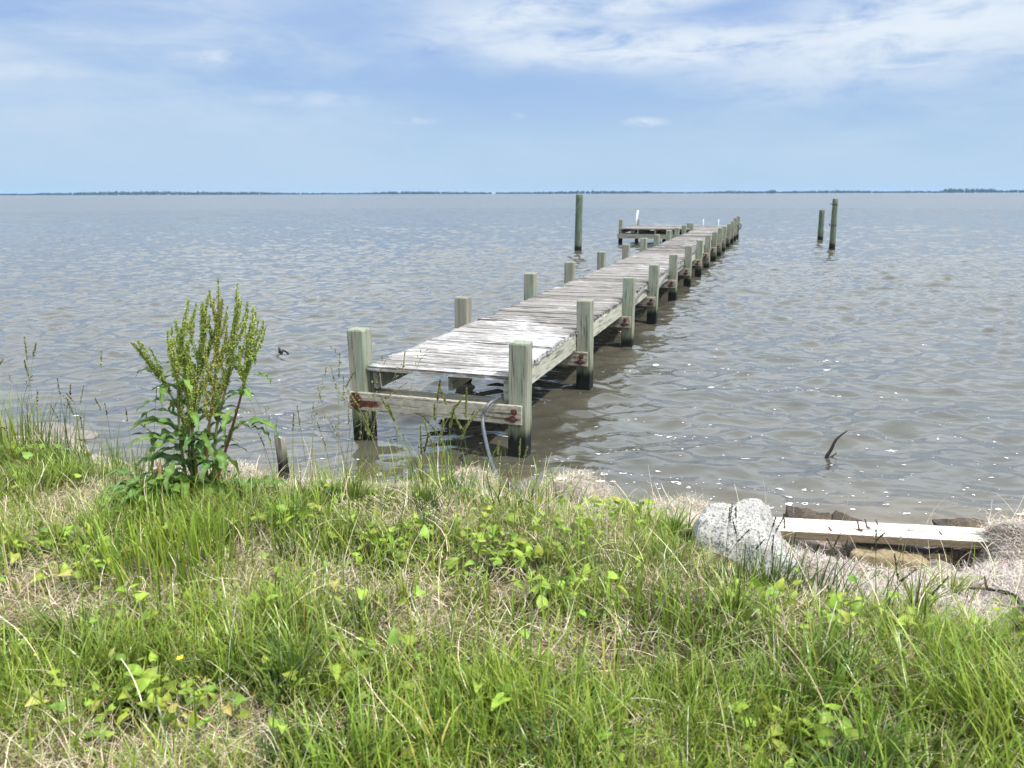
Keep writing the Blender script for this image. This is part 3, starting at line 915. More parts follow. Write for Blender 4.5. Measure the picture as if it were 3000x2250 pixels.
# ---------------------------------------------------------------- rocks, timber and sticks along the edge
def rock(name, mat, lobes, lab, seedn, group=None, sub=4, fuse=0.0):
    """each lobe: centre, radii, tilt (deg about y, z), roundness; facets from random cutting planes"""
    q = np.random.default_rng(seedn)
    V0, F0 = ico(sub)
    b = MB()
    c0 = np.array(lobes[0][0])
    for cen, rad, ty, tz, rnd in lobes:
        npl = 24
        N = q.normal(0, 1, (npl, 3)); N /= np.linalg.norm(N, axis=1)[:, None]
        D = q.uniform(0.68, 0.98, npl)
        dots = V0 @ N.T
        r = np.minimum(1.0, np.where(dots > 0.05, D / np.maximum(dots, 0.05), 9).min(1))
        r = rnd * 0.95 + (1 - rnd) * r
        r = r * (1 + 0.15 * (fbm(V0[:, 0] * 3 + seedn + V0[:, 2] * 2, V0[:, 1] * 3 + 5, seedn, 4) - 0.5) * 2)
        P = V0 * r[:, None] * np.array(rad)
        M = np.array(Matrix.Rotation(R(tz), 3, 'Z') @ Matrix.Rotation(R(ty), 3, 'Y'))
        b.add(P @ M.T + np.array(cen) - c0, F0)
    o = b.build(name, mat, loc=tuple(c0))
    if fuse:                                            # weld the lobes into one worn stone
        m = o.modifiers.new('fuse', 'REMESH'); m.mode = 'VOXEL'; m.voxel_size = fuse; m.use_smooth_shade = True
        m = o.modifiers.new('wear', 'SMOOTH'); m.factor = 0.5; m.iterations = 9
    return tag(o, lab, 'rock', group)


SR = 'pale rocks along the shoreline'
rock('shore_rock', M_SHOREROCK, [((-3.32, 5.38, 0.04), (0.24, 0.16, 0.14), 0, -10, 0.5)], 'pale rounded rock at the water edge, farthest left of the shoreline', 11, SR)
rock('shore_rock', M_SHOREROCK, [((-3.62, 5.50, 0.06), (0.25, 0.18, 0.10), 0, 5, 0.4)], 'flat white rock behind the grass clump at the left edge', 12, SR)
rock('shore_rock', M_SHOREROCK, [((-2.86, 4.94, 0.055), (0.30, 0.17, 0.13), 0, -5, 0.4)], 'low white rock between the left grass clump and the tall weed', 13, SR)
rock('shore_rock', M_SHOREROCK, [((-2.40, 4.84, 0.075), (0.24, 0.17, 0.13), 0, -5, 0.4)], 'white rock hidden behind the leaves of the tall weed', 14, SR)
rock('shore_rock', M_SHOREROCK, [((0.38, 4.22, 0.16), (0.19, 0.15, 0.14), 0, -20, 0.5)], 'round beige rock covered in dry grass right of the hose', 15, SR)
rock('shore_rock', M_SHOREROCK, [((-0.26, 4.48, 0.13), (0.17, 0.12, 0.10), 0, 10, 0.35)], 'small pinkish rock on the bank under the front of the dock', 16, SR)
rock('shore_rock', M_SHOREROCK, [((0.92, 4.06, 0.10), (0.24, 0.13, 0.11), 0, -12, 0.25)], 'flat pinkish slab at the water edge left of the boulder', 17, SR)
rock('shore_rock', M_SHOREROCK, [((-1.80, 4.70, 0.10), (0.20, 0.15, 0.08), 0, 0, 0.5)], 'low pale rock left of the broken stake', 18, SR)
rock('mud_mound', M_GREYROCK, [((-3.85, 6.05, 0.0), (0.26, 0.16, 0.09), 0, 0, 0.3), ((-3.55, 5.95, 0.0), (0.2, 0.12, 0.04), 0, 0, 0.3)], 'low grey brown mound of mud at the far left water edge', 19)
def hull(name, mat, groups, lab, group=None, vox=0.008, it=4, seedn=1, jit=0.0):
    """worn stone: convex pieces through measured corner points, welded together and rounded"""
    import bmesh
    q = np.random.default_rng(seedn)
    bm = bmesh.new()
    allp = np.concatenate([np.array(g, float) for g in groups]); c0 = allp.mean(0)
    for g in groups:
        vs = [bm.verts.new(tuple(np.array(p) - c0 + q.normal(0, 1, 3) * jit)) for p in g]
        bmesh.ops.convex_hull(bm, input=vs)
    me = bpy.data.meshes.new(name); bm.to_mesh(me); bm.free()
    me.materials.append(mat)
    o = bpy.data.objects.new(name, me); COL.objects.link(o); o.location = tuple(c0)
    m = o.modifiers.new('weld', 'REMESH'); m.mode = 'VOXEL'; m.voxel_size = vox; m.use_smooth_shade = True
    m = o.modifiers.new('wear', 'SMOOTH'); m.factor = 0.5; m.iterations = it
    tex = bpy.data.textures.new(name + '_chips', 'CLOUDS'); tex.noise_scale = 0.09; tex.noise_depth = 4
    m = o.modifiers.new('chips', 'DISPLACE'); m.texture = tex; m.strength = 0.035; m.mid_level = 0.5; m.texture_coords = 'GLOBAL'
    return tag(o, lab, 'rock', group)


def block(cx, cy, cz, rx, ry, rz, ty=0, tz=0):
    M = Matrix.Rotation(R(tz), 3, 'Z') @ Matrix.Rotation(R(ty), 3, 'Y')
    return [tuple(Vector((cx, cy, cz)) + M @ Vector((sx * rx, sy * ry, sz * rz))) for sx in (-1, 1) for sy in (-1, 1) for sz in (-1, 1)]


AF = [(0.805, 3.12, 0.461), (0.816, 3.15, 0.506), (0.877, 3.2, 0.551), (0.916, 3.22, 0.561), (0.986, 3.22, 0.551), (1.071, 3.08, 0.482), (1.131, 3.0, 0.448), (1.164, 2.95, 0.423), (1.199, 2.9, 0.406), (1.172, 2.87, 0.33), (1.039, 2.93, 0.30), (0.873, 3.0, 0.27), (0.798, 3.06, 0.30)]
BF = [(1.0, 3.27, 0.515), (1.089, 3.35, 0.525), (1.158, 3.36, 0.510), (1.214, 3.4, 0.454), (1.271, 3.43, 0.368), (1.304, 3.43, 0.29), (1.09, 3.12, 0.44), (1.02, 3.17, 0.49)]
hull('boulder', M_GRANITE, [AF + [(x + 0.03, y + 0.22, z - 0.18) for x, y, z in AF] + [(x, y + 0.10, 0.16) for x, y, z in AF[-5:]],
                            BF + [(x, y + 0.14, z - 0.12) for x, y, z in BF] + [(1.02, 3.2, 0.15), (1.28, 3.3, 0.12), (1.26, 3.12, 0.22), (1.1, 3.0, 0.2)]],
     'big speckled white granite boulder with two humps beside the timber plank', None, 0.010, 5)
BR = 'wet brown rocks behind the plank'
hull('brown_rock', M_BROWNROCK, [block(1.655,3.96,0.115,0.125,0.05,0.060,7,-8)], 'wet brown block behind the plank, the one nearest the boulder', BR, 0.007, 3, 22, 0.014)
hull('brown_rock', M_BROWNROCK, [block(1.88,3.92,0.10,0.12,0.05,0.055,17,-12)], 'wet brown wedge shaped rock, middle one behind the plank', BR, 0.007, 3, 23, 0.014)
hull('brown_rock', M_BROWNROCK, [block(2.44,3.87,0.085,0.12,0.06,0.065,-4,-8)], 'low wet brown rock behind the right half of the plank', BR, 0.007, 3, 24, 0.014)
hull('tan_rock', M_TANROCK, [block(1.90,3.565,0.05,0.17,0.06,0.075,4,-8)], 'long tan rock in the hollow under the plank', None, 0.007, 3, 25, 0.014)
rock('pebbly_lump', M_PEBBLY, [((2.12, 3.50, 0.06), (0.10, 0.08, 0.07), 0, 0, 0.4)], 'lump of pebbly concrete at the right end of the hollow', 26)
hull('dark_rock', M_BROWNROCK, [block(2.18,3.60,0.075,0.10,0.06,0.06,-6,10)], 'dark wet rock behind the pebbly lump under the plank', None, 0.007, 3, 27, 0.014)
hull('grey_slab', M_GREYROCK, [block(2.0,3.76,0.07,0.18,0.06,0.04,5,-6)], 'grey slab of stone below the plank in the hollow', None, 0.007, 3, 28, 0.014)

# the timber plank
pl = empty('timber_plank', (2.0, 3.648, 0.1965), math.atan2(-0.24, 1.70))
tag(pl, 'thick bleached timber plank with rusty nails lying along the water edge', 'plank')
b = MB(); grid_box(b, -0.92, 0.92, -0.085, 0.085, -0.0235, 0.0235, 150, 0, 0.0004,
                   extra=None)
V = b.V[0]
for nx_, ny_, nr_ in ((-0.165, 0.01, 0.022), (-0.215, -0.03, 0.026), (-0.10, 0.05, 0.010), (-0.36, -0.05, 0.011), (0.18, -0.03, 0.009)):
    b.A[0] = np.maximum(b.A[0], (1 - sstep(np.hypot((V[:, 0] - nx_) / 0.7, V[:, 1] - ny_) / nr_, 0.4, 1.5)) * (V[:, 2] > 0.0))
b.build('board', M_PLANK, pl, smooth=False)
for x, y, h in ((-0.165, 0.02, 0.035), (-0.215, -0.02, 0.045), (-0.10, 0.055, 0.02), (-0.36, -0.05, 0.012), (0.18, -0.03, 0.012)):
    b = MB(); b.tube([(x, y, 0.018), (x - 0.012, y + 0.01, 0.025 + h)], 0.0035, 6); b.build('nail', M_RUST, pl)

# sticks
b = MB(); b.tube(spline([(0, 0, -0.15), (0.0, 0, 0.0), (0.03, 0, 0.07), (0.055, 0.0, 0.14), (0.095, 0.0, 0.185), (0.135, 0, 0.215)], 16), np.linspace(0.017, 0.004, 16), 8)
b.tube(spline([(0.005, 0, 0.0), (0.045, 0, 0.02), (0.075, 0, 0.05)], 8), np.linspace(0.009, 0.003, 8), 6)
tag(b.build('driftwood_stick', M_TWIG, loc=(2.31, 5.36, 0)), 'dark crooked stick poking out of the water on the right', 'stick')
for loc, lab, s in (((-2.78, 9.2, 0), 'small dark snag breaking the water left of the dock, right one of the two', 0.55), ((-3.31, 9.33, 0), 'small dark snag breaking the water behind the tall weed', 0.7)):
    b = MB(); b.tube(spline([(-0.10 * s, 0, -0.05), (-0.05 * s, 0, 0.03), (0.0, 0, 0.05), (0.06 * s, 0.02, 0.02), (0.12 * s, 0.03, -0.03)], 12), np.linspace(0.035, 0.015, 12) * s, 7)
    b.tube([(-0.05, 0, 0.02), (-0.055, 0, 0.09)], [0.02, 0.012], 6)
    tag(b.build('snag', M_TWIG, loc=loc), lab, 'driftwood')
tw = [(0, 0), (0.06, -0.04), (0.10, -0.13), (0.085, -0.20), (0.06, -0.29), (0.075, -0.34)]
P = [(1.86 + x, 2.86 + y, float(ground_z(1.86 + x, 2.86 + y)) + 0.03) for x, y in tw]
b = MB(); b.tube(spline(P, 24), np.linspace(0.005, 0.011, 24) * (1 + 0.2 * dr.normal(0, 1, 24)), 7)
b.tube([P[1], (P[1][0] + 0.015, P[1][1] + 0.05, P[1][2] + 0.03)], [0.006, 0.003], 6)
tag(b.build('black_twig', M_TWIG), 'crooked black twig lying on the dry reeds at the right edge', 'twig')

# broken stake on the bank left of the dock
b = MB(); m = 12; a = np.linspace(0, 2 * pi, m, endpoint=False)
zs = np.concatenate([np.linspace(-0.25, 0.30, 10), [0.33]])
prof = np.array([1.05, .9, 1.1, .95, .9, 1.0, 1.1, .92, 1.0, 1.08, .9, .96])
V = []
for i, z in enumerate(zs):
    r = 0.034 * prof * (1 + 0.05 * dr.normal(0, 1, m)) * (1 - 0.15 * max(z, 0))
    zz = np.full(m, z)
    if i >= len(zs) - 2: zz = zz + 0.014 * np.cos(a + 2.4) - 0.01 + 0.012 * dr.normal(0, 1, m); r = r * (0.92 if i == len(zs) - 1 else 1)
    V.append(np.stack([r * np.cos(a) - 0.03 * z, r * 0.8 * np.sin(a), zz], -1))
V = np.concatenate(V)
b.add(V, [(i * m + j, i * m + (j + 1) % m, (i + 1) * m + (j + 1) % m, (i + 1) * m + j) for i in range(len(zs) - 1) for j in range(m)])
b.F.append(np.array([[(len(zs) - 1) * m + j for j in range(m)]]))
tag(b.build('broken_stake', M_STUMP, smooth=False, loc=(-1.52, 4.83, 0.035)), 'short split grey wooden stake at the water edge left of the dock', 'stake')

# ---------------------------------------------------------------- vegetation builders
def blades(b, q, P, L, W, az, th0, curl, c0, c1, K=4, tip=0.08, azc=None, belly=0.15, tw=None):
    """N curved tapering ribbons rooted at P"""
    N = len(P)
    s = np.linspace(0, 1, K + 1)
    one = np.ones(N)
    L = L * one; W = W * one; th0 = th0 * one; curl = curl * one
    azc = 0 * one if azc is None else azc * one
    sm = (s[:-1] + s[1:]) / 2
    th = th0[:, None] + curl[:, None] * sm ** 1.3
    a = az[:, None] + azc[:, None] * sm
    seg = (L / K)[:, None]
    X = np.c_[0 * one, np.cumsum(np.sin(th) * np.cos(a) * seg, 1)]
    Y = np.c_[0 * one, np.cumsum(np.sin(th) * np.sin(a) * seg, 1)]
    Z = np.c_[0 * one, np.cumsum(np.cos(th) * seg, 1)]
    C = np.stack([X, Y, Z], -1) + P[:, None]
    pr = (1 - s) ** 0.75 * (1 - tip) + tip
    pr = pr * (1 + belly * np.sin(pi * s))
    sa = az + (q.uniform(-0.7, 0.7, N) if tw is None else tw)
    side = np.stack([-np.sin(sa), np.cos(sa), 0 * sa], -1)
    half = 0.5 * W[:, None] * pr[None]
    A = C - side[:, None] * half[..., None]; B = C + side[:, None] * half[..., None]
    V = np.stack([A, B], 2).reshape(N, -1, 3)
    m = 2 * (K + 1)
    base = (np.arange(N) * m)[:, None, None]
    k = (np.arange(K) * 2)[None, :, None]
    F = (base + k + np.array([0, 1, 3, 2])[None, None]).reshape(-1, 4)
    c0 = np.broadcast_to(c0, (N, 3)); c1 = np.broadcast_to(c1, (N, 3))
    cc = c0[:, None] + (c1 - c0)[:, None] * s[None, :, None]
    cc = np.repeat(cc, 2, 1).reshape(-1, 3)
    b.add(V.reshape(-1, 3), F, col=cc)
    return C


def leaves(b, q, P, size, az, tilt, col, roll=None, slim=1.0, fold=0.32):
    """heart or arrow shaped leaves, stalk end at P"""
    N = len(P)
    sx = np.array([[-0.22, 0.0, -0.22], [0.10, 0.08, 0.10], [0.38, 0.38, 0.38], [0.72, 0.72, 0.72], [1.0, 1.0, 1.0]])
    wy = np.array([[-0.34, 0, 0.34], [-0.44, 0, 0.44], [-0.37, 0, 0.37], [-0.20, 0, 0.20], [-0.012, 0, 0.012]]) * slim
    cz = np.array([0, 0.03, 0.04, 0.0, -0.10])
    u = sx.ravel()[None] * size[:, None]
    v = wy.ravel()[None] * size[:, None] * q.uniform(0.8, 1.15, (N, 1))
    fz = np.abs(wy).ravel()[None] * q.uniform(0.2, 1.6, (N, 1)) * fold * size[:, None] + np.repeat(cz, 3)[None] * size[:, None] * q.uniform(0.3, 2.5, (N, 1))
    fz = fz + size[:, None] * 0.03 * q.normal(0, 1, (N, 15))
    roll = q.normal(0, 0.5, N) if roll is None else roll
    cr, sr = np.cos(roll)[:, None], np.sin(roll)[:, None]
    v, fz = v * cr - fz * sr, v * sr + fz * cr
    ct, st = np.cos(tilt)[:, None], np.sin(tilt)[:, None]
    U = u * ct - fz * st; Zz = u * st + fz * ct
    ca, sa = np.cos(az)[:, None], np.sin(az)[:, None]
    V = np.stack([U * ca - v * sa, U * sa + v * ca, Zz], -1) + P[:, None]
    F = []
    for r in range(4):
        for c in range(2):
            F.append((r * 3 + c, r * 3 + c + 1, (r + 1) * 3 + c + 1, (r + 1) * 3 + c))
    F = (np.array(F)[None] + (np.arange(N) * 15)[:, None, None]).reshape(-1, 4)
    lt = np.array([0.92, 1.12, 0.92] * 5)
    cc = (np.broadcast_to(col, (N, 3))[:, None] * lt[None, :, None]).reshape(-1, 3)
    b.add(V.reshape(-1, 3), F, col=cc)


FRESH = np.array([0.245, 0.335, 0.042]); MID = np.array([0.170, 0.255, 0.036]); DARK = np.array([0.070, 0.130, 0.026])
YEL = np.array([0.38, 0.37, 0.10]); STRAW = np.array([0.54, 0.45, 0.30]); PALE = np.array([0.66, 0.59, 0.44]); LIME = np.array([0.265, 0.360, 0.048])


def pick(q, N, cols, wts):
    c = np.array(cols)[q.choice(len(cols), N, p=np.array(wts) / np.sum(wts))]
    return c * q.uniform(0.72, 1.28, (N, 1)) * (1 + q.normal(0, 0.06, (N, 3)))


def scatter(q, N, x0=-4.6, x1=4.6, y0=0.6, y1=6.3):
    """points on the land the photo can see (and a step to either side), denser near the camera"""
    out = []
    tot = 0
    while tot < N:
        y = y0 + (y1 - y0) * q.random(N) ** 1.25
        x = q.uniform(x0, x1, N)
        keep = (np.abs(x) < 0.78 * y + 1.3)
        x, y = x[keep], y[keep]
        keep = shore_t(x, y) > 0.06
        x, y = x[keep], y[keep]
        out.append(np.c_[x, y]); tot += len(x)
    return np.concatenate(out)[:N]


BOULD = lambda x, y: np.minimum(((x - 1.0) / 0.25) ** 2 + ((y - 3.2) / 0.2) ** 2, ((x - 1.16) / 0.18) ** 2 + ((y - 3.36) / 0.17) ** 2) < 1
BOULD0 = BOULD
BOULD = lambda x, y: BOULD0(x, y) | (((x - 1.1) / 0.25) ** 2 + ((y - 2.95) / 0.19) ** 2 < 1)


def grow(q, N, dens):
    P = scatter(q, N)
    x, y = P[:, 0], P[:, 1]
    d = dens(x, y)
    k = (q.random(N) < d) & ~BOULD(x, y)
    x, y = x[k], y[k]
    return np.c_[x, y, ground_z(x, y) - 0.004]


q = np.random.default_rng(101)
# --- lawn grass: short, uneven, in drifts
green_d = lambda x, y: (1 - 0.97 * wrack_mask(x, y)) * (1 - 0.62 * dry_mask(x, y)) * (0.45 + 0.75 * sstep(fbm(x * 5, y * 5, 201, 3), 0.35, 0.65))
gm = MB()
P = grow(q, 210000, green_d)
N = len(P)
hn = fbm(P[:, 0] * 2.2, P[:, 1] * 2.2, 301, 3)
L = (0.04 + 0.10 * sstep(hn, 0.35, 0.7)) * (1 - 0.4 * sstep(P[:, 0], 0.4, 0.9) * sstep(P[:, 1], 2.2, 2.8)) * (0.55 + 0.45 * sstep(shore_t(P[:, 0], P[:, 1]), 0.35, 1.1)) * q.uniform(0.55, 1.45, N)
mixn = sstep(fbm(P[:, 0] * 2.6, P[:, 1] * 2.6, 401, 3), 0.3, 0.7)[:, None]
c1 = pick(q, N, [FRESH, MID, YEL, STRAW], [5, 4, 1.1, 0.7]) * (1 - mixn) + mixn * pick(q, N, [FRESH, LIME, MID, YEL], [4, 3, 2, 1.4])
c1 = c1 * (0.72 + 0.5 * sstep(fbm(P[:, 0] * 1.7, P[:, 1] * 2.3, 451, 3), 0.35, 0.62))[:, None]
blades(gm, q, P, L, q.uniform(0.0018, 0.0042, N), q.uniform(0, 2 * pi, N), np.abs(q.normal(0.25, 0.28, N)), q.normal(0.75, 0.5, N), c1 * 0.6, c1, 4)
# longer single blades
P = grow(q, 40000, lambda x, y: green_d(x, y) * (1 - 0.8 * sstep(x, 0.5, 0.9) * sstep(y, 2.2, 2.6)) * (0.15 + 0.85 * sstep(shore_t(x, y), 0.4, 1.0)) * sstep(fbm(x * 2.7, y * 2.7, 211, 3), 0.36, 0.60))
N = len(P)
c1 = pick(q, N, [FRESH, MID, DARK, LIME, YEL], [5, 3, 1, 2.2, 1.2])
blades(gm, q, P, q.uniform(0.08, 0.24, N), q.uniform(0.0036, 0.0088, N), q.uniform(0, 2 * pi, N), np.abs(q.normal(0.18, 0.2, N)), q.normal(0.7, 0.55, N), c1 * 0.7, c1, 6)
# dense tufts with their own tone
T = grow(q, 900, lambda x, y: green_d(x, y) * 0.75 * (1 - 0.7 * sstep(x, 0.5, 0.9) * sstep(y, 2.3, 2.7)) * sstep(shore_t(x, y), 0.3, 0.8))
nt = len(T); nb = q.integers(25, 85, nt)
idx = np.repeat(np.arange(nt), nb); N = len(idx)
sp_ = q.uniform(0.015, 0.05, nt)[idx]
ox, oy = q.normal(0, 1, N) * sp_, q.normal(0, 1, N) * sp_
P = np.c_[T[idx, 0] + ox, T[idx, 1] + oy, 0 * ox]; P[:, 2] = ground_z(P[:, 0], P[:, 1]) - 0.004
tone = pick(q, nt, [FRESH, MID, DARK, MID * 0.75, LIME], [3, 4, 1.5, 2, 1.2])[idx] * q.uniform(0.85, 1.15, (N, 1))
tl = q.uniform(0.07, 0.22, nt)[idx]
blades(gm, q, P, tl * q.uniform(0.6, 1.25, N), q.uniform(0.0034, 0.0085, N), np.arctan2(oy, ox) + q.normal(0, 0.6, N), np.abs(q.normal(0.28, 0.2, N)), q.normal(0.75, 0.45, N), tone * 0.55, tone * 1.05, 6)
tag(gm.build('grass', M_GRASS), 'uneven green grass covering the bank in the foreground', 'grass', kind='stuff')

# --- dead straw thatch lying in and between the grass
sm_ = MB()
P = grow(q, 150000, lambda x, y: (0.08 + 0.9 * dry_mask(x, y)) * (1 - 0.7 * wrack_mask(x, y)))
N = len(P); P[:, 2] += q.uniform(0.0, 0.045, N) * q.random(N)
c1 = pick(q, N, [STRAW, PALE, STRAW * 0.7, np.array([0.30, 0.22, 0.14]), YEL * 0.9], [5, 3, 2.5, 2, 0.8])
blades(sm_, q, P, q.uniform(0.04, 0.14, N), q.uniform(0.0012, 0.003, N), q.uniform(0, 2 * pi, N), np.clip(q.normal(1.15, 0.35, N), 0.1, 1.7), q.normal(0.35, 0.6, N), c1, c1, 4, tip=0.4, azc=q.normal(0, 0.8, N))
# scattered longer dry stalks
P = grow(q, 2600, lambda x, y: 0.4 + 0.6 * dry_mask(x, y)); N = len(P); P[:, 2] += 0.02
c1 = pick(q, N, [PALE, STRAW, STRAW * .7], [3, 4, 1])
blades(sm_, q, P, q.uniform(0.12, 0.30, N), q.uniform(0.002, 0.004, N), q.uniform(0, 2 * pi, N), np.clip(q.normal(0.85, 0.45, N), 0.05, 1.5), q.normal(0.5, 0.5, N), c1, c1, 6, tip=0.5, azc=q.normal(0, 0.7, N))
tag(sm_.build('dry_thatch', M_STRAW), 'tangled dead straw lying in bare patches between the grass', 'dry grass', kind='stuff')

# --- drift of dead reed and seagrass along the water line and over the right hand mound
wk = MB()
P = scatter(q, 420000, -5, 4.6, 1.9, 6.6); 
k = (q.random(len(P)) < wrack_mask(P[:, 0], P[:, 1]) * np.where(P[:, 0] > 0.9, 1.0, 0.75)) & ~BOULD(P[:, 0], P[:, 1]) & (((P[:, 0] - 1.90) / 0.42) ** 2 + ((P[:, 1] - 3.53) / 0.29) ** 2 > 1.0)
P = P[k]; N = len(P)
P = np.c_[P, ground_z(P[:, 0], P[:, 1]) + q.uniform(-0.002, 0.018, N)]
c1 = pick(q, N, [(0.52, 0.46, 0.40), (0.42, 0.36, 0.32), (0.62, 0.56, 0.49), (0.25, 0.20, 0.18), (0.47, 0.39, 0.37)], [4, 4, 2.4, 2, 2])
blades(wk, q, P, q.uniform(0.015, 0.05, N) * np.where(q.random(N) < 0.25, 1.9, 1.0), q.uniform(0.0016, 0.0036, N), q.uniform(0, 2 * pi, N), np.clip(q.normal(1.38, 0.22, N), 0.5, 1.75), q.normal(0.3, 0.4, N), c1, c1, 3, tip=0.6, azc=q.normal(0, 0.9, N))
# dry reed caught over the half buried shore rocks
for cx, cy, cz, rx, ry, rz_ in ((0.38, 4.22, 0.16, 0.19, 0.15, 0.14), (-0.26, 4.48, 0.13, 0.17, 0.12, 0.10), (0.92, 4.06, 0.10, 0.24, 0.13, 0.11), (-1.80, 4.70, 0.10, 0.20, 0.15, 0.08)):
    n = 1500
    v = q.normal(0, 1, (n, 3)); v[:, 2] = np.abs(v[:, 2]) * 0.9; v /= np.linalg.norm(v, axis=1)[:, None]
    v = v[(fbm(v[:, 0] * 2 + cx * 9, v[:, 1] * 2 + 4, 88, 3) > 0.40) | (v[:, 1] < -0.2)]
    P = np.array([cx, cy, cz]) + v * np.array([rx, ry, rz_]) * q.uniform(0.93, 1.06, (len(v), 1)); n = len(P)
    blades(wk, q, P, q.uniform(0.02, 0.08, n), q.uniform(0.0014, 0.003, n), np.arctan2(v[:, 1], v[:, 0]) + q.normal(0, 0.9, n), np.clip(1.45 - 0.5 * v[:, 2] + q.normal(0, 0.3, n), 0.2, 2.0), q.normal(0.4, 0.4, n),
           pick(q, n, [STRAW, (0.46, 0.40, 0.34), PALE, (0.30, 0.24, 0.19)], [3, 4, 2, 2]), pick(q, n, [STRAW, (0.46, 0.40, 0.34)], [1, 1]), 3, tip=0.5, azc=q.normal(0, 0.8, n))
tag(wk.build('dead_reed_drift', M_STRAW), 'greyish pink drift of dead reeds heaped along the bank and the right mound', 'dead reeds', kind='stuff')

# --- low creeping broad leaves, in patches
PATCH = [(-0.02, 3.05, 0.36, 0.5), (-0.45, 3.0, 0.3, 0.3), (0.35, 3.25, 0.35, 0.28), (-1.62, 2.72, 0.25, 0.25), (-1.30, 2.35, 0.22, 0.16), (-0.75, 2.45, 0.25, 0.2),
         (-0.55, 2.05, 0.3, 0.14), (0.9, 2.42, 0.28, 0.16), (1.2, 2.3, 0.35, 0.2), (1.28, 2.05, 0.2, 0.12), (0.75, 1.75, 0.25, 0.12), (-3.0, 4.35, 0.35, 0.3), (1.75, 2.45, 0.4, 0.25),
         (-1.0, 1.85, 0.4, 0.2), (-1.95, 2.9, 0.3, 0.2), (0.55, 3.6, 0.3, 0.2), (-0.1, 1.85, 0.25, 0.12), (0.25, 2.55, 0.25, 0.15), (-0.9, 3.2, 0.3, 0.25)]


def leaf_d(x, y):
    d = 0.035 + 0 * x
    for cx, cy, rx, ry in PATCH: d = np.maximum(d, 1.25 * gauss(x, y, cx, cy, rx * 0.62, ry * 0.62))
    return d * (1 - wrack_mask(x, y)) * (0.3 + 0.7 * sstep(fbm(x * 7, y * 7, 511, 2), 0.4, 0.6))


lm = MB()
P = grow(q, 30000, leaf_d); N = len(P)
hgt = q.uniform(0.03, 0.11, N)
azl = q.uniform(0, 2 * pi, N)
cs = pick(q, N, [YEL, MID], [1, 2])
C = blades(lm, q, P, hgt * 1.05, 0.0016 * np.ones(N), azl, np.abs(q.normal(0.15, 0.2, N)), q.normal(0.3, 0.2, N), cs, cs, 3, tip=0.8)
cl_ = pick(q, N, [LIME, LIME * np.array([0.8, 0.92, 1.0]), FRESH, YEL, np.array([0.33, 0.36, 0.05])], [3, 4, 4, 0.5, 0.4])
leaves(lm, q, C[:, -1], np.clip(np.exp(q.normal(-3.42, 0.38, N)), 0.014, 0.052), azl + q.normal(0, 0.6, N), q.normal(0.15, 0.5, N), cl_)
# tiny clover-like leaves low in the sward
P = grow(q, 30000, lambda x, y: (1 - wrack_mask(x, y)) * (0.15 + 0.6 * sstep(fbm(x * 3, y * 3, 611, 3), 0.45, 0.65))); N = len(P)
P[:, 2] += q.uniform(0.01, 0.06, N)
leaves(lm, q, P, q.uniform(0.007, 0.017, N), q.uniform(0, 2 * pi, N), q.normal(0.3, 0.5, N), pick(q, N, [FRESH, MID, LIME, YEL], [4, 3, 2, 1]), slim=0.9)
tag(lm.build('creeping_leaves', M_LEAF), 'yellow green creeping broad leaves spread through the grass', 'ground cover', kind='stuff')


def seed_head(b, q, base, direc, length, n, rad, size, cols):
    """spikelets packed along an axis"""
    d = np.asarray(direc) / np.linalg.norm(direc)
    t = q.random(n)
    a = q.uniform(0, 2 * pi, n)
    e1 = np.cross(d, [0.3, 0.9, 0.1]); e1 /= np.linalg.norm(e1); e2 = np.cross(d, e1)
    rr_ = rad * (0.35 + 0.65 * q.random(n)) * (1 - 0.65 * t)
    C = np.asarray(base) + t[:, None] * length * d + rr_[:, None] * (np.cos(a)[:, None] * e1 + np.sin(a)[:, None] * e2)
    diamonds(b, q, C, size * q.uniform(0.7, 1.3, n), pick(q, n, cols, np.ones(len(cols))), d)


def diamonds(b, q, C, sz, col, d=None, stretch=1.9):
    """small pointed scales, two crossed faces each"""
    N = len(C)
    ax = q.normal(0, 0.55, (N, 3)) + (np.array([0, 0, 1.0]) if d is None else np.asarray(d)); ax /= np.linalg.norm(ax, axis=1)[:, None]
    s1 = np.cross(ax, q.normal(0, 1, (N, 3))); s1 /= np.linalg.norm(s1, axis=1)[:, None] + 1e-9
    s2 = np.cross(ax, s1)
    L = (sz * stretch)[:, None]; w_ = (sz * 0.5)[:, None]
    V = np.stack([C - ax * L * 0.5, C + s1 * w_, C + ax * L * 0.5, C - s1 * w_, C + s2 * w_, C - s2 * w_], 1)
    F = np.array([(0, 1, 2, 3), (0, 4, 2, 5)])
    F = (F[None] + (np.arange(N) * 6)[:, None, None]).reshape(-1, 4)
    b.add(V.reshape(-1, 3), F, col=np.repeat(np.broadcast_to(col, (N, 3)), 6, 0))


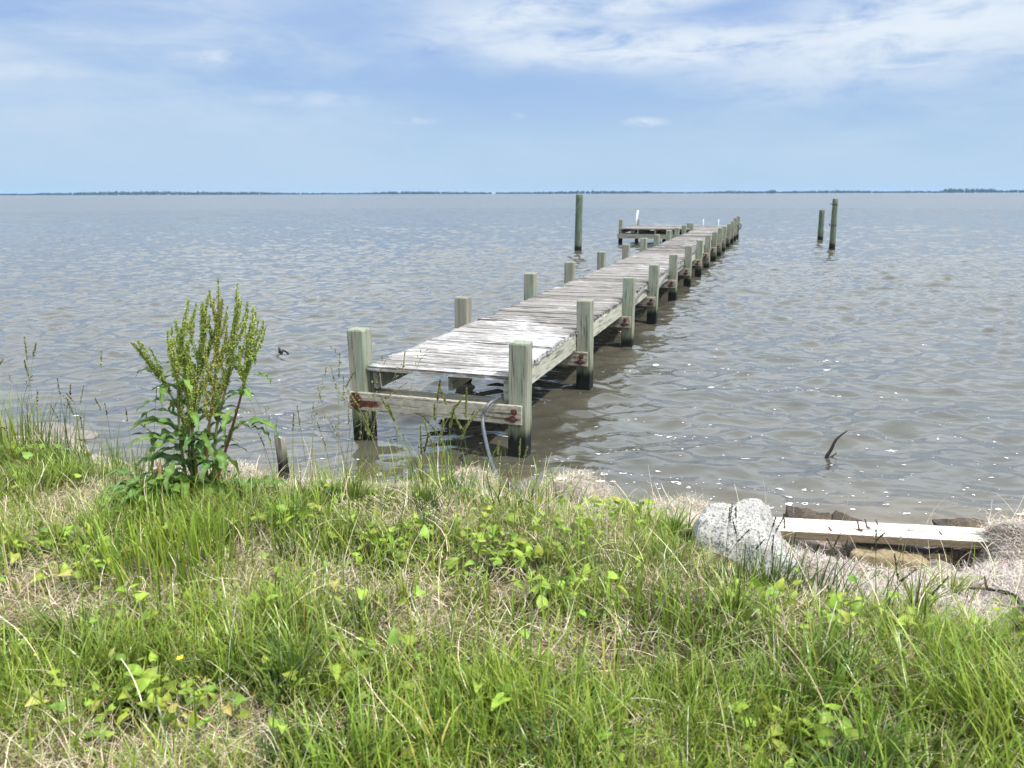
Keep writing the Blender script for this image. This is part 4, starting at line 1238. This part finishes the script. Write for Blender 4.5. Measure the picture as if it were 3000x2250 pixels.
def clump(name, lab, centre, spread, n_blade, blade_L, blade_W, cols, n_stalk=0, stalk_L=(0.4, 0.6), head=(0.08, 40, 0.006, 0.006), headcols=None,
          stalkcol=(0.14, 0.17, 0.05), lean=0.15, curl=0.5, seedn=1, tip=0.08, loose=False, az0=None):
    q = np.random.default_rng(seedn)
    cx, cy = centre
    z0 = float(ground_z(cx, cy))
    e = empty(name, (cx, cy, z0)); tag(e, lab, 'grass clump')
    if n_blade:
        x = q.normal(0, spread[0], n_blade); y = q.normal(0, spread[1], n_blade)
        P = np.c_[x, y, ground_z(cx + x, cy + y) - z0 - 0.004]
        az = np.arctan2(y, x) + q.normal(0, 0.7, n_blade)
        if az0 is not None: az = az0 + q.normal(0, 0.6, n_blade)
        c = pick(q, n_blade, cols, np.ones(len(cols)))
        b = MB()
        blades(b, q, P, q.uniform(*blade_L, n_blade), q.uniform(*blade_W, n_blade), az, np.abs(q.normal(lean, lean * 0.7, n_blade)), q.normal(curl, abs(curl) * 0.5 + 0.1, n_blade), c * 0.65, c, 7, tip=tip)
        b.build('blades', M_GRASS, e)
    if n_stalk:
        b = MB(); h = MB()
        x = q.normal(0, spread[0], n_stalk); y = q.normal(0, spread[1], n_stalk)
        P = np.c_[x, y, ground_z(cx + x, cy + y) - z0 - 0.004]
        az = q.uniform(0, 2 * pi, n_stalk)
        if az0 is not None: az = az0 + q.normal(0, 0.6, n_stalk)
        sl = q.uniform(*stalk_L, n_stalk)
        C = blades(b, q, P, sl, 0.0031 * np.ones(n_stalk), az, np.abs(q.normal(lean * 0.7, 0.1, n_stalk)), q.normal(0.25, 0.2, n_stalk), stalkcol, np.array(stalkcol) * 1.3, 8, tip=0.5, tw=q.uniform(0, 6, n_stalk))
        for i in range(n_stalk):
            d = C[i, -1] - C[i, -2]
            hl, hn, hr, hs = head
            hl = hl * q.uniform(0.6, 1.3)
            base = C[i, -1] - d / np.linalg.norm(d) * hl * 0.9
            if loose and q.random() < 0.6:      # open panicle: side branchlets with pale spikelets
                for k in range(int(q.integers(5, 10))):
                    bb = base + d / np.linalg.norm(d) * hl * q.uniform(0.0, 0.9)
                    dd = d / np.linalg.norm(d) + q.normal(0, 0.55, 3); dd /= np.linalg.norm(dd)
                    ll = q.uniform(0.025, 0.06)
                    h.tube([bb, bb + dd * ll], 0.0005, 3, col=stalkcol, cap=False)
                    diamonds(h, q, bb + dd * ll * q.uniform(0.6, 1.1, (4, 1)), hs * q.uniform(0.7, 1.2, 4), pick(q, 4, headcols, np.ones(len(headcols))), dd)
            else:
                seed_head(h, q, base, d, hl, hn, hr, hs, headcols)
        b.build('stalks', M_STEM, e); h.build('seed_heads', M_SEED, e)
    return e


GH = [(0.26, 0.30, 0.09), (0.38, 0.36, 0.16), (0.20, 0.27, 0.07)]
PH = [(0.55, 0.48, 0.32), (0.45, 0.38, 0.22), (0.40, 0.40, 0.2)]
DH = [(0.085, 0.09, 0.045), (0.13, 0.10, 0.06), (0.14, 0.15, 0.07)]
clump('tall_grass', 'loose tall grass with airy pale seed heads standing left of the front left dock post', (-0.98, 4.22), (0.20, 0.12), 60, (0.12, 0.3), (0.003, 0.006), [FRESH, MID, YEL],
      34, (0.40, 0.84), (0.14, 44, 0.005, 0.0065), PH + GH, (0.13, 0.15, 0.05), 0.22, 0.5, 31, loose=True)
clump('tall_grass', 'tall grass with dense green seed spikes in front of the dock front beam', (-0.42, 4.20), (0.20, 0.12), 90, (0.15, 0.36), (0.004, 0.009), [FRESH, MID, LIME],
      18, (0.36, 0.68), (0.15, 130, 0.0065, 0.0075), GH, (0.15, 0.21, 0.05), 0.16, 0.6, 32, loose=False)
clump('tall_grass', 'clump of broad arching green blades on the bank below the hose', (0.0, 3.72), (0.16, 0.14), 170, (0.14, 0.34), (0.004, 0.009), [FRESH, MID, DARK], 4, (0.3, 0.42), (0.08, 50, 0.005, 0.006), GH,
      (0.15, 0.2, 0.05), 0.3, 0.8, 33)
clump('tall_grass', 'upright tuft of thick mown green blades below the tall weed', (-1.28, 2.72), (0.13, 0.10), 210, (0.13, 0.27), (0.004, 0.008), [FRESH, FRESH * 1.1, MID], 0, lean=0.12, curl=0.12, seedn=34, tip=0.62)
clump('tall_grass', 'dark green tuft with blackish seed heads growing against the boulder', (0.96, 2.68), (0.16, 0.06), 200, (0.10, 0.26), (0.003, 0.007), [DARK, DARK, MID], 16, (0.24, 0.36), (0.07, 34, 0.0028, 0.0048), DH,
      (0.07, 0.10, 0.03), 0.25, 0.35, 35)
clump('tall_grass', 'tall grass with tan seed heads on the left shore at the photo edge', (-3.18, 4.62), (0.26, 0.16), 300, (0.18, 0.50), (0.004, 0.009), [FRESH, MID, DARK, YEL], 18, (0.45, 0.80), (0.13, 70, 0.006, 0.007), PH + GH,
      (0.16, 0.17, 0.06), 0.18, 0.4, 36, loose=True)
clump('tall_grass', 'dark grass with thin brown seed heads between the left rocks and the tall weed', (-2.35, 4.35), (0.32, 0.16), 300, (0.12, 0.32), (0.003, 0.006), [DARK, MID, MID], 18, (0.35, 0.66), (0.09, 40, 0.004, 0.006), DH + PH,
      (0.09, 0.10, 0.04), 0.3, 0.3, 37)
clump('tall_grass', 'big tuft of long leaning green blades at the lower right of the bank', (1.32, 1.85), (0.16, 0.10), 240, (0.14, 0.36), (0.004, 0.009), [FRESH, MID, FRESH], 0, lean=0.4, curl=0.45, seedn=38, az0=2.6)
clump('tall_grass', 'bright green tuft at the bottom centre of the bank', (0.10, 1.80), (0.16, 0.08), 170, (0.10, 0.24), (0.003, 0.007), [FRESH, LIME, MID], 0, lean=0.25, curl=0.45, seedn=39)
clump('tall_grass', 'lush green tuft at the lower left corner of the bank', (-1.28, 1.9), (0.2, 0.10), 240, (0.10, 0.26), (0.003, 0.0075), [FRESH, FRESH, MID], 0, lean=0.35, curl=0.5, seedn=40)
clump('tall_grass', 'small green tuft sprouting from the dead reeds right of the boulder', (1.52, 3.02), (0.05, 0.04), 60, (0.05, 0.11), (0.002, 0.004), [MID, FRESH, YEL], 0, lean=0.35, curl=0.4, seedn=41)
clump('tall_grass', 'few dark upright blades rising out of the creeping leaves below the dead reeds', (1.30, 2.48), (0.07, 0.04), 12, (0.12, 0.22), (0.004, 0.008), [DARK, MID], 4, (0.22, 0.34), (0.08, 34, 0.003, 0.005), DH,
      (0.07, 0.10, 0.03), 0.25, 0.1, 42)
clump('tall_grass', 'dead brown stalks standing in front of the right mound', (1.68, 2.72), (0.22, 0.10), 34, (0.10, 0.24), (0.002, 0.004), [np.array([0.22, 0.15, 0.09]), STRAW * 0.6], 8, (0.2, 0.34), (0.03, 8, 0.003, 0.004), PH,
      (0.26, 0.19, 0.11), 0.2, 0.25, 43)
clump('tall_grass', 'dry beige tuft drooping over the round rock by the hose', (0.26, 4.06), (0.16, 0.10), 380, (0.08, 0.20), (0.0015, 0.003), [STRAW, PALE, YEL], 0, lean=0.4, curl=0.7, seedn=44)


# ---------------------------------------------------------------- the tall weed by the water
def lance_leaf(b, q, base, az, length, width, rise, droop, col, wav=0.12, n=16):
    """long leaf with crinkled edge, arching from base"""
    s = np.linspace(0, 1, n)
    th = rise - droop * s ** 1.3                       # angle above the horizontal
    seg = length / (n - 1)
    U = np.concatenate([[0], np.cumsum(np.cos(th[:-1]) * seg)]); Z = np.concatenate([[0], np.cumsum(np.sin(th[:-1]) * seg)])
    pr = np.sin(pi * np.clip(s * 0.93 + 0.07, 0, 1)) ** 0.75 * (1 - 0.35 * s)
    pr[0] = 0.07; pr[-1] = 0.02
    v = np.array([-1, -0.55, 0, 0.55, 1.0])
    ph = q.uniform(0, 6, 2)
    V = []
    C = []
    side = np.array([-math.sin(az), math.cos(az), 0]); fwd = np.array([math.cos(az), math.sin(az), 0])
    tw = q.normal(0, 0.35)
    for i in range(n):
        nrm = -math.sin(th[i]) * fwd + np.array([0, 0, math.cos(th[i])])
        cen = np.asarray(base) + U[i] * fwd + Z[i] * np.array([0, 0, 1])
        ct, st = math.cos(tw * s[i]), math.sin(tw * s[i])
        sd_ = side * ct + nrm * st; nn = nrm * ct - side * st
        for k, vv in enumerate(v):
            wv = wav * width * abs(vv) ** 2 * math.sin(s[i] * 24 + ph[0 if vv < 0 else 1]) * (0.3 + pr[i])
            V.append(cen + sd_ * vv * width * 0.5 * pr[i] * (1 + 0.10 * math.sin(s[i] * 31 + ph[1])) + nn * (abs(vv) * width * 0.14 * pr[i] + wv))
            C.append(np.array(col) * (1.35 if k == 2 else 1.0) * (0.9 + 0.2 * q.random()))
    F = [(i * 5 + k, i * 5 + k + 1, (i + 1) * 5 + k + 1, (i + 1) * 5 + k) for i in range(n - 1) for k in range(4)]
    b.add(V, F, col=np.array(C))


qd = np.random.default_rng(77)
wx0, wy0 = -1.585, 3.70
wz0 = float(ground_z(wx0, wy0))
weed = empty('tall_weed', (wx0, wy0, wz0 - 0.045))
tag(weed, 'tall leafy weed with reddish stems and dense green seed spikes at the water edge', 'weed')
RED = np.array([0.16, 0.045, 0.035]); GST = np.array([0.13, 0.17, 0.05])
WG = [np.array([0.105, 0.19, 0.04]), np.array([0.08, 0.155, 0.038]), np.array([0.14, 0.225, 0.05])]
SG = [(0.31, 0.39, 0.09), (0.38, 0.43, 0.12), (0.25, 0.33, 0.08), (0.40, 0.38, 0.13), (0.50, 0.50, 0.20)]
BRN = [(0.38, 0.37, 0.11), (0.33, 0.36, 0.10), (0.44, 0.37, 0.15), (0.27, 0.32, 0.08)]
stems = [  # base offset, way points (x, y, z above the soil), start of the spike, redness, seed colours, side spikes
    ((0.02, -0.01), [(0.13, 0.0, 0.28), (0.245, 0.0, 0.60), (0.30, 0.0, 0.80), (0.335, 0.0, 1.02)], 0.60, 1.0, SG, 11),
    ((0.0, 0.03), [(0.03, 0.03, 0.30), (0.10, 0.02, 0.62), (0.15, 0.02, 0.90), (0.178, 0.0, 1.155)], 0.45, 0.7, BRN, 17),
    ((0.02, 0.05), [(0.07, 0.05, 0.35), (0.16, 0.05, 0.65), (0.22, 0.04, 0.90), (0.255, 0.03, 1.125)], 0.55, 0.3, SG, 9),
    ((-0.05, 0.02), [(-0.04, 0.02, 0.32), (0.02, 0.02, 0.66), (0.075, 0.01, 0.88), (0.118, 0.0, 1.07)], 0.42, 0.4, SG, 15),
    ((-0.06, -0.02), [(-0.08, -0.02, 0.34), (-0.06, -0.02, 0.64), (-0.02, -0.02, 0.86), (0.03, -0.01, 1.06)], 0.52, 0.2, SG, 8),
    ((-0.04, 0.0), [(-0.05, 0.0, 0.30), (-0.02, 0.0, 0.52), (-0.03, 0.0, 0.76), (-0.048, 0.0, 0.96)], 0.40, 0.3, SG, 15),
    ((-0.03, -0.01), [(-0.03, 0.0, 0.30), (-0.10, 0.0, 0.55), (-0.19, 0.0, 0.73), (-0.272, 0.0, 0.845)], 0.62, 0.2, [np.array(c) * 0.75 for c in SG], 5),
]
leafspots = []
for (bx, by), way, f0, red, scol, nside in stems:
    pts = spline([(bx, by, -0.02)] + [tuple(p) for p in way], 60)
    t = np.linspace(0, 1, 60)
    c = RED[None] * red * (1 - sstep(t, 0.35, 0.75))[:, None] + GST[None] * (1 - red * (1 - sstep(t, 0.35, 0.75)))[:, None]
    b = MB(); b.tube(pts, np.interp(t, [0, 0.6, 1], [0.0085, 0.005, 0.0014]), 8, col=c)
    # pale joints round the stem
    st = b.build('stem', M_STEM, weed)
    h = MB()

    def whorls(path, r0, dens, col):
        n = max(4, int(len(path) * dens))
        for u in np.linspace(0, len(path) - 1.01, n):
            i = int(u); p = path[i] + (path[i + 1] - path[i]) * (u - i)
            fr_ = u / (len(path) - 1)
            if qd.random() < 0.12: continue
            k = int(qd.integers(16, 28) * (1.05 - 0.65 * fr_))
            rad = r0 * (1.0 - 0.62 * fr_) * qd.uniform(0.7, 1.2)
            dv = qd.normal(0, 1, (k, 3)); dv /= np.linalg.norm(dv, axis=1)[:, None]
            diamonds(h, qd, p + dv * rad * np.array([1, 1, 0.6]) * qd.uniform(0.45, 1.0, (k, 1)), qd.uniform(0.0045, 0.0078, k), pick(qd, k, col, np.ones(len(col))), None, 1.25)
    i0 = int(f0 * 60)
    whorls(pts[i0:], 0.025, 1.8, [np.minimum(np.array(c) * np.array([1.35, 1.40, 1.2]), 0.75) for c in scol])
    for k in range(nside):
        u = f0 - 0.10 + (0.93 - f0) * (k + qd.random() * 0.8) / nside
        i = int(np.clip(u, 0.2, 0.95) * 59)
        d = pts[min(i + 2, 59)] - pts[i - 2]; d /= np.linalg.norm(d)
        a = qd.uniform(0, 2 * pi)
        o = np.array([math.cos(a), 0.6 * math.sin(a), 0])
        ln = 0.08 + 0.26 * (1 - u) * qd.uniform(0.6, 1.3)
        sp = spline([pts[i], pts[i] + ln * 0.35 * d + 0.20 * ln * o, pts[i] + ln * 0.75 * d + 0.31 * ln * o, pts[i] + ln * 1.05 * d + 0.33 * ln * o], max(8, int(ln * 110)))
        h.tube(sp, 0.0013, 4, col=GST, cap=False)
        whorls(sp[1:], 0.0165, 1.1, [np.minimum(np.array(c) * np.array([1.35, 1.40, 1.2]), 0.75) for c in scol])
    h.build('seed_spike', M_SEED, st)
    for u in np.linspace(0.10, f0 + 0.12, 9):
        i = int(u * 59); leafspots.append((pts[i], u))
for (p, u) in leafspots:
    for rep in range(2 if u < 0.25 else 1):
        az_ = qd.uniform(0, 2 * pi)
        ln = np.interp(u, [0.05, 0.3, 0.7], [0.30, 0.25, 0.13]) * qd.uniform(0.75, 1.25)
        b = MB(); lance_leaf(b, qd, p, az_, ln, ln * qd.uniform(0.14, 0.24), qd.uniform(0.3, 1.1), qd.uniform(1.2, 2.6), WG[int(qd.integers(0, 3))] * qd.uniform(0.8, 1.25), 0.16)
        b.build('leaf', M_LEAF, weed)
# a few hand-placed leaves that show in outline
for base, az_, ln, wd, rise, droop in (((0.27, 0, 0.42), 0.0, 0.20, 0.040, 0.5, 2.6), ((0.27, 0, 0.41), -0.2, 0.15, 0.035, 0.1, 1.9), ((-0.04, -0.03, 0.38), 3.3, 0.24, 0.075, 0.3, 1.9),
                                       ((-0.03, -0.04, 0.36), 3.7, 0.24, 0.085, 0.2, 1.4), ((-0.03, 0, 0.52), 2.9, 0.17, 0.035, 0.7, 2.9), ((0.31, 0, 0.68), 0.2, 0.11, 0.04, 0.2, 2.0),
                                       ((0.08, -0.02, 0.30), -0.9, 0.2, 0.075, 0.1, 1.5), ((0.15, 0.02, 0.08), 0.0, 0.30, 0.07, 0.35, 0.8)):
    b = MB(); lance_leaf(b, qd, base, az_, ln, wd, rise, droop, WG[int(qd.integers(0, 3))], 0.2, 22); b.build('leaf', M_LEAF, weed)

# rosette of broad leaves with cut brown stalks left of it
rz = empty('leafy_rosette', (-1.80, 3.62, float(ground_z(-1.80, 3.62))))
tag(rz, 'low rosette of broad dark green leaves with cut brown stalks left of the tall weed', 'weed')
for k in range(26):
    az_ = qd.uniform(0, 2 * pi)
    ln = qd.uniform(0.15, 0.27)
    b = MB(); lance_leaf(b, qd, (qd.normal(0, 0.07), qd.normal(0, 0.05), 0.02 + 0.10 * qd.random()), az_, ln, ln * qd.uniform(0.30, 0.42), qd.uniform(0.3, 1.0), qd.uniform(0.6, 1.6),
                         WG[int(qd.integers(0, 3))] * qd.uniform(0.9, 1.5), 0.13)
    b.build('leaf', M_LEAF, rz)
for x, y, z in ((0.04, 0, 0.20), (0.0, 0.04, 0.14), (-0.11, -0.02, 0.12)):
    b = MB(); b.tube([(x, y, -0.02), (x, y, z * 0.6), (x + 0.005, y, z)], [0.011, 0.010, 0.009], 8, col=(0.17, 0.085, 0.04))
    a = qd.uniform(0, 6, 9)
    for aa in a: b.tube([(x + 0.006 * math.cos(aa), y + 0.006 * math.sin(aa), z - 0.01), (x + 0.014 * math.cos(aa), y + 0.014 * math.sin(aa), z + qd.uniform(0.02, 0.05))], [0.0018, 0.0008], 4, col=(0.50, 0.34, 0.22), cap=False)
    b.build('stalk', M_STEM, rz)

# small yellow flowers in the grass
for (x, y, hh), lab in (((-0.99, 2.03, 0.075), 'small yellow buttercup in the grass at the lower left, right one of the pair'),
                        ((-1.43, 2.05, 0.075), 'smaller yellow buttercup in the grass near the left photo edge')):
    z = float(ground_z(x, y)); e = empty('yellow_flower', (x, y, z)); tag(e, lab, 'flower', 'yellow flowers in the grass')
    b = MB(); b.tube([(0, 0, -0.01), (0.004, 0, hh * 0.5), (0, -0.004, hh)], 0.001, 5, col=tuple(MID)); b.build('stem', M_STEM, e)
    b = MB()
    for k in range(5):
        a = k * 2 * pi / 5; r = 0.0105 if x > -1.2 else 0.008
        ca, sa = math.cos(a), math.sin(a)
        loc = [(0.001, 0, 0), (0.5 * r, -0.42 * r, 0.003), (r, -0.30 * r, 0.006), (1.05 * r, 0.0, 0.0065), (r, 0.30 * r, 0.006), (0.5 * r, 0.42 * r, 0.003)]
        b.add([(u * ca - v * sa, u * sa + v * ca - 0.004, hh + z_) for u, v, z_ in loc], [(0, 1, 2, 3), (0, 3, 4, 5)])
    b.build('petals', M_PETAL, e)

# ---------------------------------------------------------------- the air over the water
hz_m, t = new_mat('air_haze')
vol = t.n('ShaderNodeVolumePrincipled', {'Color': (0.40, 0.66, 1.0), 'Density': 0.00006, 'Anisotropy': 0.0})
t.n('ShaderNodeOutputMaterial', {'Volume': vol})
hb = MB(); hb.box(-7400, 7400, -200, 7400, -3.4, 26)
tag(hb.build('haze', hz_m, smooth=False), kind='stuff')
